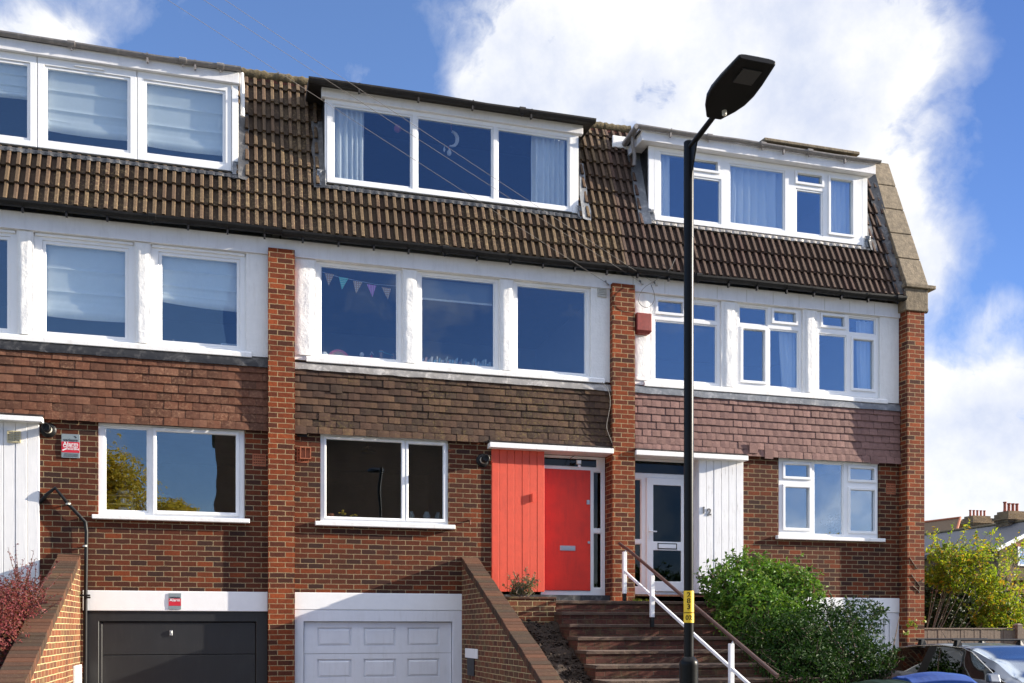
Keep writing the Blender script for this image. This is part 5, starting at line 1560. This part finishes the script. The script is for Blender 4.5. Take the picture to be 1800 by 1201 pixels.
def blind(label, x0, x1, zt, zb, y, tilt=0.0, seed=0):
    m = MB(); nx_ = 16
    rows = []
    n = 30
    for j in range(n + 1):
        w = j / n; z = zt + (zb - zt) * w
        d = 0.0
        for s_ in (.36, .66, .84): d += .030 * math.exp(-((w - s_) / .014) ** 2)
        if w > .84: d += .035 * math.sin((w - .84) / .16 * math.pi)
        rows.append((z, d))
    rows.append((zb + .015, .01))
    for t_ in (0, .006):
        for i in range(nx_ + 1):
            x = x0 + (x1 - x0) * i / nx_
            for j, (z, d) in enumerate(rows):
                low = j / len(rows)
                m.v.append((x, y - d + t_ + .012 * mnoise.noise((x * 3, z * 3, seed)) * low, z + (tilt * (x - x0) - .02 * math.sin(math.pi * i / nx_)) * low ** 3))
    k = (nx_ + 1) * len(rows); L_ = len(rows)
    for b in (0, k):
        for i in range(nx_):
            for j in range(L_ - 1):
                q = b + i * L_ + j
                m.f.append((q, q + L_, q + L_ + 1, q + 1))
    return tag(m.build('roman_blind', M_blind, smooth=True, norm=False), label, 'blind', 'white roman blinds in the left house')
blind('white roman blind in the dormer window at the left edge, raised highest there', -3.78, -2.62, 9.52, 9.02, .25, seed=1)
blind('white roman blind in the middle dormer window, with a bright patch', -2.50, -1.31, 9.52, 8.62, .25, seed=2)
blind('white roman blind in the right dormer window of the left house', -1.19, 0.0, 9.52, 8.58, .25, seed=3)
blind('white roman blind hanging low in the first-floor window of the left house', -2.50, -1.33, 7.04, 5.98, .155, seed=4)
blind('white roman blind pulled half up in the first-floor window beside the pier', -.97, .20, 7.04, 6.32, .155, -.06, seed=5)
# roller blind in the middle window
rb_ = thing('roller_blind', 'pale roller blind pulled a little way down in the middle bedroom window', 'blind', (3.45, .3, 6.7))
m = MB(); m.box(2.86, 4.03, .20, .204, 6.74, 7.03); m.build('blind_fabric', plain('grey_blue_blind', (.20, .24, .28), .9, .05, 10), rb_)
m = MB(); m.box(2.86, 4.03, .192, .212, 6.715, 6.739); m.build('bottom_bar', M_white, rb_)
# bunting
bt = thing('bunting', 'string of small spotted and striped pennants across the left bedroom window', 'bunting', (1.9, .25, 6.7))
def fabric(name, ca, cb, mode):
    t = NT(name); o = t.obj(); x, y, z = t.xyz(o)
    if mode == 'dots':
        v = t.t.nodes.new('ShaderNodeTexVoronoi'); v.feature = 'F1'; t.set(v.inputs['Vector'], t.comb(x, z, 0)); v.inputs['Scale'].default_value = 30; v.inputs['Randomness'].default_value = 0
        f = t.math('LESS_THAN', v.outputs['Distance'], .3)
    else:
        f = t.math('GREATER_THAN', t.math('FRACT', t.math('MULTIPLY', z if mode == 'h' else x, 38.0)), .5)
    t.pbr(t.mix(f, ca, cb), .9); return t.m
F_ = [fabric('dotted_cloth', (.62, .36, .20), (.85, .72, .5), 'dots'), fabric('green_striped_cloth', (.08, .62, .50), (.45, .80, .68), 'h'), fabric('pink_striped_cloth', (.72, .14, .55), (.85, .5, .78), 'v')]
def lit_pt(px, py, Y): x, z = at(px, py, Y); return x, z
m = MB(); pts = [at(px, py, .15) for px, py in ((566, 478), (595, 487), (630, 494), (660, 500), (700, 503))]; m.tube([(p[0], .152, p[1]) for p in pts], .003, 6); m.build('string', M_swhite, bt)
for px, py, k in ((579, 484, 0), (604, 491, 1), (629, 498, 0), (653, 504, 2), (679, 509, 0)):
    x, z = at(px, py, .15); rr = random.Random(px); a = rr.uniform(-.06, .06)
    m = MB(); m.prism([(x - .072, .146, z + .03), (x + .072, .146, z + .02), (x + a * .5, .142, z - .16)], (0, .006, 0)); m.build('pennant', F_[k], bt)
# sill toys and books
def sillz(): return 5.66
def px_x(px): return X(px, .2)
m = MB(); m.box(1.25, 2.60, .12, .40, 5.62, 5.66); m.box(2.77, 4.12, .12, .40, 5.62, 5.66); m.box(4.3, 5.65, .12, .40, 5.62, 5.66); m.build('inner_sill', M_white, H2)
m = MB(); m.box(-1.1, .28, .16, .34, 5.62, 5.66); m.box(-2.6, -1.25, .16, .34, 5.62, 5.66); m.build('inner_sill', M_white, H1)
rn = thing('toy_rainbow', 'toy rainbow of stacked arches on the left bedroom sill', 'toy', (px_x(595), .2, 5.661))
for i, c in enumerate(((.6, .12, .16), (.65, .33, .22), (.6, .55, .35), (.15, .42, .3))):
    r0 = .17 - i * .032; x = px_x(595); m = MB(); n = 14
    m.prism([(x + r0 * math.cos(math.pi * k / n), .18, 5.662 + r0 * math.sin(math.pi * k / n)) for k in range(n + 1)] + [(x + (r0 - .03) * math.cos(math.pi * k / n), .18, 5.662 + (r0 - .03) * math.sin(math.pi * k / n)) for k in range(n, -1, -1)], (0, .05, 0))
    m.build('arch', plain('toy_arch_paint_%s' % 'abcd'[i], c, .6, .05, 10), rn)
m = MB(); x = px_x(570); m.lathe([(.045, 0), (.06, .03), (.055, .09), (.03, .12), (.005, .125)], (x, .2, 5.661), 16); tag(m.build('night_light', M_white, smooth=True), 'small rounded white night light at the left end of the sill', 'lamp')
tf = thing('toy_figure', 'small teal toy figure with a white head on the bedroom sill', 'toy', (px_x(636), .2, 5.661))
x = px_x(636); m = MB(); m.lathe([(.045, 0), (.04, .05), (.02, .09)], (x, .2, 5.661), 14); m.build('body', plain('teal_toy', (.06, .35, .32), .6, .05, 10), tf)
m = MB(); m.lathe([(.012, .088), (.034, .105), (.036, .13), (.02, .155), (.003, .16)], (x, .2, 5.661), 14); m.build('head', M_swhite, tf, smooth=True)
tf2 = thing('toy_figure', 'thin red toy figure on the bedroom sill', 'toy', (px_x(653), .2, 5.661))
x = px_x(653); m = MB(); m.lathe([(.03, 0), (.015, .03), (.03, .08), (.008, .13)], (x, .2, 5.661), 12); m.build('body', M_sred, tf2)
m = MB(); m.tube([(x - .02, .2, 5.79), (x, .2, 5.84), (x + .03, .2, 5.80)], .006, 6); m.build('hoop', M_swhite, tf2)
sf = thing('toy_stand', 'wooden two-post toy stand with a coloured cord on the bedroom sill', 'toy', (px_x(680), .2, 5.661))
xa_, xb_ = px_x(670), px_x(691)
for x, h_ in ((xa_, .21), (xb_, .17)):
    m = MB(); m.box(x - .022, x + .022, .18, .22, 5.661, 5.661 + h_); m.build('post', plain('toy_wood', (.32, .2, .13), .6, .1, 10), sf)
m = MB(); m.tube([(xa_ - .05, .175, 5.85), (xa_, .175, 5.85), (xb_, .175, 5.80)], .006, 6); m.tube([(xa_, .17, 5.72), (xb_, .17, 5.745)], .007, 6); m.build('cord', plain('teal_cord', (.05, .3, .35), .6, .1, 10), sf)
m = MB(); m.box(xa_ - .08, xb_ - .03, .24, .27, 5.661, 5.685); m.build('rail', MATS['toy_wood'], sf)
rr = random.Random(21); x = 2.865; bookc = [(.55, .52, .46), (.35, .5, .6), (.2, .42, .55), (.6, .58, .55), (.5, .32, .28), (.45, .52, .5), (.28, .33, .42)]
bm_ = [plain('book_cover_%s' % 'abcdefg'[i], c, .6, .06, 20) for i, c in enumerate(bookc)]
names = ['cream', 'pale blue', 'mid blue', 'white', 'pinkish', 'pale green', 'slate']
i = 0
while x < 4.0:
    w = rr.uniform(.014, .034); h_ = rr.uniform(.11, .19); k = rr.randrange(7); lean = rr.choice((0, 0, 0, .12, .25)) if x < 3.85 else .1
    m = MB(); m.hexa([(x, .16, 5.661), (x + w, .16, 5.661), (x + w, .32, 5.661), (x, .32, 5.661), (x + lean * h_, .16, 5.661 + h_), (x + w + lean * h_, .16, 5.661 + h_), (x + w + lean * h_, .32, 5.661 + h_), (x + lean * h_, .32, 5.661 + h_)])
    tag(m.build('book', bm_[k], bevel=.002), 'thin %s book standing in the row on the middle bedroom sill' % names[k], 'book', 'row of %s books on the bedroom sill' % names[k])
    x += w + .003 + (lean * h_ * .35 if lean else 0); i += 1
# mobile and pink ornament in the middle dormer
mo = thing('moon_mobile', 'white crescent moon mobile hanging in the middle top-floor window', 'mobile', (3.3, .4, 9.2))
x, z = at(792, 243, .40)
m = MB(); n = 16
m.prism([(x + .02 + .12 * math.cos(-1.9 + 3.4 * k / n), .40, z + .13 * math.sin(-1.9 + 3.4 * k / n)) for k in range(n + 1)] + [(x + .0 + .085 * math.cos(-1.7 + 3.0 * k / n), .40, z + .11 * math.sin(-1.7 + 3.0 * k / n)) for k in range(n, -1, -1)], (0, .03, 0)); m.build('moon', M_swhite, mo)
m = MB(); m.tube([(x + .02, .41, z + .12), (x, .41, z + .36)], .004, 6); m.tube([(x - .03, .41, z - .12), (x - .03, .41, z - .2)], .004, 6); m.build('string', M_sred, mo)
m = MB(); m.lathe([(.004, 0), (.035, -.06), (.03, -.10), (.004, -.12)], (x - .02, .41, z - .16), 10); m.lathe([(.004, 0), (.02, -.05), (.004, -.09)], (x - .10, .41, z - .14), 10); m.build('figure', M_swhite, mo)
x, z = at(699, 226, .40)
m = MB(); m.lathe([(.004, .06), (.05, .04), (.06, 0), (.04, -.04), (.004, -.06)], (x, .40, z), 12, 'y'); tag(m.build('pink_ornament', plain('dull_pink', (.45, .12, .2), .7, .1, 12), smooth=True), 'dull pink ornament hung in the left pane of the middle dormer', 'ornament')
# frames on the left house sill
fr_ = thing('photo_frame', 'small pale photo frame on the left house sill beside the pier', 'picture frame', (.0, .22, 5.661))
x, z = at(403, 597, .22); m = MB(); m.plate(x - .12, x + .12, 5.661, 5.80, .21, .225, [(x - .105, x + .105, 5.675, 5.785)]); m.build('frame', M_white, fr_)
m = MB(); m.box(x - .104, x + .104, .216, .22, 5.676, 5.784); m.build('picture', plain('faded_print', (.2, .3, .4), .7, .1, 10), fr_)
x, z = at(305, 595, .22); bk_ = thing('ornament', 'small pale cross-shaped ornament on the left house sill', 'ornament', (x, .22, 5.661))
m = MB(); m.box(x - .12, x + .12, .2, .23, 5.661, 5.70); m.box(x - .015, x + .015, .2, .23, 5.701, 5.80); m.build('stand', M_ventg, bk_)
# kitchen dresser and crockery behind the left ground-floor window
ds = thing('dresser', 'small wooden shelf unit inside the left ground-floor window', 'shelf', (-1.5, .5, 3.1))
x0_, x1_ = X(184, .5), X(232, .5)
for z in (3.28, 3.40, 3.52):
    m = MB(); m.box(x0_, x1_, .42, .62, z, z + .022); m.build('shelf', plain('light_oak', (.42, .30, .12), .6, .1, 14), ds)
m = MB(); m.box(x1_, x1_ + .022, .42, .62, 3.1, 3.545); m.box(x0_ - .022, x0_, .42, .62, 3.1, 3.545); m.build('side_panel', MATS['light_oak'], ds)
def pot(name, label, cat, x, y, z, prof, mat): 
    m = MB(); m.lathe(prof, (x, y, z), 16); return tag(m.build(name, mat, smooth=True), label, cat)
pot('bowl', 'pale bowl standing on top of the wooden shelf unit', 'bowl', X(216, .5), .5, 3.543, [(.03, 0), (.07, .03), (.085, .06), (.08, .06)], M_ventg)
pot('cup', 'white cup on the middle board of the shelf unit', 'cup', X(217, .5), .5, 3.423, [(.03, 0), (.04, .02), (.045, .075), (.04, .075)], M_swhite)
pot('saucer_stack', 'stack of white saucers on the lower board of the shelf unit', 'crockery', X(217, .5), .5, 3.303, [(.06, 0), (.075, .03), (.075, .06), (.05, .065)], M_swhite)
shrub('house_plant', 'leafy green plant inside the left ground-floor window', 'plant', (X(250, .6), .6, 3.2), [hb(250, 862, .6, .14, .12, .16), hb(285, 880, .6, .12, .1, .1)], 420, .07, L_hedge, 6, 31, sprig_len=.2, shell=.2)
# pots on the middle kitchen sill
m = MB(); m.box(1.34, 3.27, .14, .42, 3.18, 3.24); m.build('inner_sill', M_ventg, H2)
pot('flowerpot', 'small terracotta pot at the left end of the dark kitchen sill', 'flowerpot', X(580, .24), .24, 3.241, [(.045, 0), (.06, .07), (.068, .07), (.068, .1), (.055, .1)], M_terra)
for i, px in enumerate((603, 620)):
    x = X(px, .24); t = thing('flowers', ('taller' if i == 0 else 'smaller') + ' bunch of yellow flowers on the dark kitchen sill', 'flowers', (x, .24, 3.241))
    m = MB(); rr = random.Random(i); lf = MB()
    for _ in range(9 if i == 0 else 5):
        q = Vector((x + rr.gauss(0, .03), .24 + rr.gauss(0, .02), 3.31 + rr.uniform(0, .09 if i == 0 else .04))); m.tube([(x, .24, 3.242), q], .003, 5); lf.lathe([(.004, -.01), (.018, 0), (.02, .008), (.004, .014)], q, 8)
    m.build('stem', L_hedge, t); lf.build('bloom', plain('yellow_petal', (.75, .5, .02), .6, .05, 20), t)
for px, lb, r in ((723, 'left', .05), (750, 'middle', .06), (770, 'right', .05)):
    x = X(px, .26); pot('jar', 'dim grey jar on the kitchen sill, %s of three in the narrow pane' % lb, 'jar', x, .26, 3.241, [(r * .8, 0), (r, .03), (r, .12), (r * .6, .16), (r * .6, .18)], M_sgrey)
lt = thing('pendant_lamp', 'dark pendant lamp hanging inside the dark kitchen window', 'lamp', (2.05, 1.2, 4.2))
x, z = at(648, 790, 1.2); m = MB(); m.lathe([(.02, .05), (.06, .03), (.13, -.06), (.125, -.06)], (x, 1.2, z), 18); m.build('lamp_shade', M_plast, lt)
m = MB(); m.tube([(x, 1.2, z + .04), (x, 1.2, 4.58)], .006, 6); m.build('cord', M_plast, lt)
shrub('house_plant', 'small dark leafy plant inside the end house ground-floor window', 'plant', (X(1468, .3), .3, 3.2), [hb(1468, 928, .3, .12, .1, .13)], 200, .06, L_hedge2, 8, 33, sprig_len=.25, shell=.2)
m = MB(); m.box(9.05, 11.0, .23, .42, 3.16, 3.205); m.build('inner_sill', M_white, H3)

# ---------------------------------------------------------------- far houses at the right
def chimney(parent, px, py_top, Y, w, d, z0, npots, x=None):
    xx, z = at(px, py_top, Y)
    def blk(m, hw, hd, za, zb): m.box(xx - hw, xx + hw, Y - hd, Y + hd, za, zb)
    k = min(w, 1.2) / 1.2
    m = MB(); blk(m, w / 2, d / 2, z0, z - .62 * k); blk(m, w / 2 + .07, d / 2 + .07, z - .619 * k, z - .5 * k); blk(m, w / 2 + .14, d / 2 + .14, z - .499 * k, z - .34 * k); blk(m, w / 2 + .07, d / 2 + .07, z - .339 * k, z - .15 * k); blk(m, w / 2 - .02, d / 2 - .02, z - .149 * k, z)
    ch = m.build('chimney', M_yellowbrick, parent)
    for i in range(npots):
        a = -w / 2 + .15 + (w - .30) * i / max(1, npots - 1)
        s_ = .42 + .06 * (i == 0 and npots == 4)
        m = MB(); m.lathe([(.085, 0), (.08, .05), (.07, .1), (.068, s_ - .06), (.09, s_ - .05), (.09, s_), (.06, s_ + .005)], (xx + a, Y, z), 12); m.build('chimney_pot', M_pot, ch, smooth=True)
# yellow brick rear wing with its gable towards the street and its slate slope towards the terrace
fa = thing('brick_house', 'distant yellow brick house with a slate roof beyond the autumn bush', 'house', (36, 23, 0))
GX, GY, GE, GR, HW = 33.7, 22.2, 5.26, 6.62, 3.1
m = MB(); m.prism([(GX, GY, -.3), (GX + 2 * HW, GY, -.3), (GX + 2 * HW, GY, GE), (GX + HW, GY, GR - .05), (GX, GY, GE)], (0, 30, 0)); m.build('wall', M_yellowbrick, fa)
m = MB()
for sx in (1, -1):
    e = GX + HW - sx * (HW + .28); r_ = GX + HW - sx * .001
    sl = (GR - GE) / HW
    m.hexa([(e, GY - .12, GE - .28 * sl), (r_, GY - .12, GR), (r_, GY + 30, GR), (e, GY + 30, GE - .28 * sl), (e, GY - .12, GE - .28 * sl + .12), (r_, GY - .12, GR + .12), (r_, GY + 30, GR + .12), (e, GY + 30, GE - .28 * sl + .12)])
fr = m.build('roof', M_slate, fa)
m = MB(); m.tube([(GX + HW, GY - .12, GR + .14), (GX + HW, GY + 30, GR + .14)], .09, 8); m.build('ridge', M_ridge, fr)
m = MB()
for sx in (1, -1):
    e = GX + HW - sx * (HW + .28); r_ = GX + HW
    m.hexa([(e, GY - .17, GE - .28 * sl - .06), (r_, GY - .17, GR - .06), (r_, GY - .125, GR - .06), (e, GY - .125, GE - .28 * sl - .06), (e, GY - .17, GE - .28 * sl + .12), (r_, GY - .17, GR + .12), (r_, GY - .125, GR + .12), (e, GY - .125, GE - .28 * sl + .12)])
m.build('bargeboard', M_wpaint, fa)
m = MB(); m.tube([(GX - .34, GY - .1, GE - .20), (GX - .34, GY + 30, GE - .20)], .06, 8); m.build('gutter', M_gutter, fa, smooth=True)
wx0, wz1 = at(1788, 961, GY); wz0 = at(1788, 995, GY)[1]
m = MB(); m.plate(wx0, wx0 + 1.25, wz0, wz1, GY - .05, GY - .002, [(wx0 + .09, wx0 + .58, wz0 + .08, wz1 - .28), (wx0 + .67, wx0 + 1.16, wz0 + .08, wz1 - .28), (wx0 + .09, wx0 + .58, wz1 - .23, wz1 - .06), (wx0 + .67, wx0 + 1.16, wz1 - .23, wz1 - .06)]); fw_ = m.build('window', M_wpaint, fa)
m = MB(); m.box(wx0 + .05, wx0 + 1.2, GY - .02, GY - .004, wz0 + .05, wz1 - .05); m.build('pane', M_glass, fw_)
m = MB(); m.box(wx0 - .1, wx0 + 1.35, GY - .03, GY - .002, wz1 + .005, wz1 + .17); m.build('window_head', M_terra, fa)
chimney(fa, 1777, 900, GY + 2.8, 1.02, .8, GR - .6, 4)
# brown roofed house beyond, turned a little towards us
fb = thing('brick_house', 'far brick house with a brown tiled roof left of the chimney stacks', 'house', (44, 50, 0))
xa2, za2 = at(1600, 924, 51.0); xb2, zb2 = at(1688, 913, 47.5)
pa_, pb_ = Vector((xa2, 51.0, za2)), Vector((xb2, 47.5, zb2))
dv = (pb_ - pa_); dv.z = 0; dv.normalize(); nv = Vector((dv.y, -dv.x, 0)); 
if nv.y > 0: nv = -nv
drop = 2.0; run = 2.3
def roofpt(p, s_): return p + nv * run * s_ - Vector((0, 0, drop * abs(s_)))
m = MB()
for s_ in (1, -1):
    a, b, c, d = roofpt(pa_, s_), roofpt(pb_, s_) + dv * .5, pb_, pa_
    up = Vector((0, 0, .12)); m.hexa([a, b, c, d, a + up, b + up, c + up, d + up])
rf_ = m.build('roof', plain('brown_tiles', (.12, .075, .04), .85, .25, 20, bump=.01), fb)
m = MB(); m.tube([pa_ + up, pb_ + up, roofpt(pb_, 1) + dv * .5 + up], .11, 8); m.build('hip_tiles', M_terra, rf_)
m = MB(); a, b, c, d = roofpt(pa_, .95), roofpt(pb_, .95), roofpt(pb_, -.95), roofpt(pa_, -.95)
zt_ = a.z; m.prism([(a.x, a.y, -.3), (b.x, b.y, -.3), (c.x, c.y, -.3), (d.x, d.y, -.3)], (0, 0, min(a.z, b.z) + .3)); m.build('wall', M_yellowbrick, fb)
# flat-topped block carrying the left chimney stack
fc2 = thing('rear_building', 'far flat topped building carrying the left of two chimney stacks', 'building', (46, 42, 0))
xl_, zl_ = at(1699, 929, 40); xr_ = X(1775, 40)
m = MB(); m.box(xl_ + .2, xr_, 40.2, 46, -.3, zl_ - .3); m.build('wall', M_wpaint, fc2)
m = MB(); m.box(xl_ - .1, xl_ + .8, 40.0, 46.2, -.3, zl_ - .299); m.build('slate_cheek', M_slate, fc2)
m = MB(); m.box(xl_ - .15, xr_ + .2, 39.9, 46.2, zl_ - .29, zl_ - .08); m.build('flat_roof', M_slate, fc2)
chimney(fc2, 1718, 908, 41.0, 1.45, .9, zl_ - .1, 5)
# red tiled garden building at the right edge
gb = thing('outbuilding', 'low red brick outbuilding at the right edge behind the bush', 'outbuilding', (19, 7, 0))
x, z = at(1770, 1020, 10.0)
m = MB(); m.box(x, x + 5, 10.0, 14, -.3, z + .0); m.build('wall', M_pier, gb)
m = MB(); m.box(x - .1, x + 5.1, 9.9, 14.1, z + .001, z + .12); m.build('roof', M_ridge, gb)

# ---------------------------------------------------------------- across the street (seen only mirrored in the windows)
op = thing('brick_house', 'brown brick house across the street mirrored in the ground-floor windows', 'house', (6, -40, 0))
m = MB(); m.box(-.6, 14.5, -46, -38, -.3, 12.2); m.build('wall', brick('brown_brick', [(.28, .19, .12), (.34, .22, .14), (.30, .19, .13)], (.1, .08, .05)), op)
m = MB(); m.prism([(-.9, -46.5, 12.1), (-.9, -37.5, 12.1), (-.9, -42, 15.5)], (16, 0, 0)); m.build('roof', M_slate, op)
def tree(label, x, y, h_, r, seed):
    rr = random.Random(seed); t = thing('street_tree', label, 'tree', (x, y, -.2), group='trees across the street')
    m = MB(); m.tube([(x, y, -.2), (x + .1, y, h_ * .3), (x - .1, y + .1, h_ * .6)], [.28, .2, .1], 10)
    bl = []
    for i in range(9):
        a = rr.uniform(0, 6.28); q = r * rr.uniform(.2, .75); z = h_ * rr.uniform(.45, .88); bl.append((x + q * math.cos(a), y + q * math.sin(a), z, r * .5, r * .5, r * .42))
        m.tube([(x, y, h_ * .35), (x + q * .5 * math.cos(a), y + q * .5 * math.sin(a), (z + h_ * .35) / 2 + .2), (bl[-1][0], bl[-1][1], z)], [.12, .08, .03], 7)
    m.build('trunk', M_twig, t, smooth=True)
    lf = MB(); leaves(lf, bl, 26000, .20, rr, .36, seedn=seed, shell=.25); lf.build('crown', L_tree, t, norm=False)
for lb, a in (('broad autumn tree across the street mirrored left of the window bar', (-6.2, -30, 10.4, 3.8, 41)), ('rounder autumn tree across the street beside the mirrored house', (-2.6, -31, 8.2, 2.4, 42)), ('tree far along the street mirrored low in the end house window', (36, -36, 7.6, 2.6, 43)), ('small tree far along the street mirrored at the end house window edge', (29.5, -36, 6.8, 2.2, 44))):
    tree(lb, *a)
# ---------------------------------------------------------------- sky, sun, camera
SUN = Vector((5.5, -1.0, 1.62)).normalized()
SUN_EL = math.asin(SUN.z); SUN_AZ = math.atan2(SUN.x, SUN.y)
w = bpy.data.worlds.new('World'); SC.world = w; w.use_nodes = True
t = NT('world', world=True)
sky = t.t.nodes.new('ShaderNodeTexSky'); sky.sky_type = 'NISHITA'; sky.sun_disc = False
sky.sun_elevation = SUN_EL; sky.sun_rotation = SUN_AZ; sky.air_density = 1.0; sky.dust_density = .3; sky.ozone_density = 3.5; sky.altitude = 100
co = t.t.nodes.new('ShaderNodeTexCoord').outputs['Generated']
dx, dy, dz = t.xyz(t.vmath('NORMALIZE', co))
az = t.math('ARCTAN2', dx, dy); el = t.math('ARCSINE', dz)
# clouds: banks placed by compass bearing and height, broken up by fractal noise
def bearing(px, py):
    u = (px - 900) / FPX; v = (1105 - py) / FPX
    return TH + math.atan(u), math.atan(v * math.cos(math.atan(u)))
warp = t.noise(co, 5.0, 5, .6, out=1)
wx, wy, wz = t.xyz(t.vmath('MULTIPLY', t.vmath('SUBTRACT', warp, (.5, .5, .5)), (.12, .12, .12)))
azw = t.math('ADD', az, wx); elw = t.math('ADD', el, wy)
den = None
BANKS = [(55, 80, 85, 36, 1.7), (1080, 40, 150, 110, 1.1), (1240, 110, 190, 130, 1.15), (1400, 60, 190, 120, .75), (1420, 250, 150, 130, .85), (1000, 190, 100, 40, .45), (1540, 360, 110, 110, .62), (1640, 480, 70, 60, .45), (1700, 810, 170, 115, 2.0), (1640, 700, 90, 60, .8), (1740, 950, 260, 90, 1.6),
         (890, 120, 70, 60, .5), (1000, -10, 170, 40, .7), (120, -30, 240, 60, .34), (640, 130, 90, 30, .2), (1800, 560, 50, 40, .4), (1530, 60, 120, 70, .4)]
for px, py, rx, ry, s in BANKS:
    a, e = bearing(px, py); ra, re = rx / FPX * .95, ry / FPX * .9
    qx = t.math('DIVIDE', t.math('SUBTRACT', azw, a), ra); qy = t.math('DIVIDE', t.math('SUBTRACT', elw, e), re)
    r2 = t.math('ADD', t.math('MULTIPLY', qx, qx), t.math('MULTIPLY', qy, qy))
    b = t.math('MULTIPLY', t.math('POWER', 2.718, t.math('MULTIPLY', r2, -.8)), s)
    den = b if den is None else t.math('ADD', den, b)
n1 = t.noise(t.vmath('ADD', co, t.vmath('MULTIPLY', t.vmath('SUBTRACT', t.noise(co, 9, 4, .6, out=1), (.5, .5, .5)), (.05, .05, .05))), 8.5, 11, .62, .2)
far = t.val(t.noise(t.vmath('MULTIPLY', co, (1, 1, 2.2)), 2.6, 8, .6), .52, .8, 0, .4)         # thin scattered cloud elsewhere
back = t.val(dy, .3, .0)
den = t.math('ADD', den, t.math('MULTIPLY', far, back))
high = t.val(el, .60, .86)
den = t.math('ADD', den, t.math('MULTIPLY', high, 1.1))                                   # unseen overhead cloud, added to raise the ambient fill
low = t.math('MULTIPLY', t.val(el, .22, .03), back)
den = t.math('ADD', den, t.math('MULTIPLY', low, .5))                                                             # unseen low cloud behind the camera, added for ambient fill
den = t.math('ADD', t.math('MULTIPLY', den, t.math('ADD', t.math('MULTIPLY', n1, 4.2), -1.25)), t.math('MULTIPLY', t.math('SUBTRACT', n1, .50), .30))
cov = t.val(den, .10, .68)
cov = t.math('SMOOTH_MIN', cov, 1.0, .25)
thick = t.val(t.noise(co, 6.0, 8, .6), .36, .60)
ccol = t.mix(thick, (.62, .69, .88), (1.03, 1.03, 1.03))
bg1 = t.t.nodes.new('ShaderNodeBackground'); bg1.inputs[1].default_value = .075
hs = t.t.nodes.new('ShaderNodeHueSaturation'); hs.inputs['Saturation'].default_value = 1.0; t.set(hs.inputs['Color'], sky.outputs[0])
skyc = t.mix(1.0, hs.outputs[0], (.95, .93, 1.08), 'MULTIPLY')
skyc = t.mix(1.0, skyc, t.ramp(t.val(az, .25, .85), [(0, (1, 1, 1)), (1, (.52, .60, .74))]), 'MULTIPLY')
t.set(bg1.inputs[0], skyc)
bg2 = t.t.nodes.new('ShaderNodeBackground'); t.set(bg2.inputs[0], ccol)
t.set(bg2.inputs[1], t.math('ADD', .33, t.math('ADD', t.math('MULTIPLY', high, .5), t.math('MULTIPLY', low, .5))))  # added overhead and low clouds glow brighter than the rest for fill
mx = t.t.nodes.new('ShaderNodeMixShader'); t.set(mx.inputs[0], cov)
t.t.links.new(bg1.outputs[0], mx.inputs[1]); t.t.links.new(bg2.outputs[0], mx.inputs[2])
o = t.t.nodes.new('ShaderNodeOutputWorld'); t.t.links.new(mx.outputs[0], o.inputs[0])

ld = bpy.data.lights.new('sun', 'SUN'); ld.energy = 4.3; ld.angle = math.radians(.5); ld.color = (1.0, .90, .75)
lo = bpy.data.objects.new('sun', ld); COL.objects.link(lo); lo.rotation_euler = SUN.to_track_quat('Z', 'Y').to_euler(); lo.location = (30, -10, 20)

cd = bpy.data.cameras.new('camera'); cam = bpy.data.objects.new('camera', cd); COL.objects.link(cam)
cd.sensor_width = 36; cd.lens = FPX / 1800 * 36; cd.shift_y = 504.5 / 1800; cd.clip_end = 2000; cd.clip_start = .1
cam.location = (0, -15, 1.6); cam.rotation_euler = (math.pi / 2, 0, -TH)
SC.camera = cam
vs = SC.view_settings; vs.view_transform = 'Standard'; vs.look = 'None'; vs.exposure = 1.68; vs.gamma = 1; vs.use_curve_mapping = False
SC.render.engine = 'CYCLES'
SC.cycles.max_bounces = 8; SC.cycles.transparent_max_bounces = 16; SC.cycles.use_denoising = True
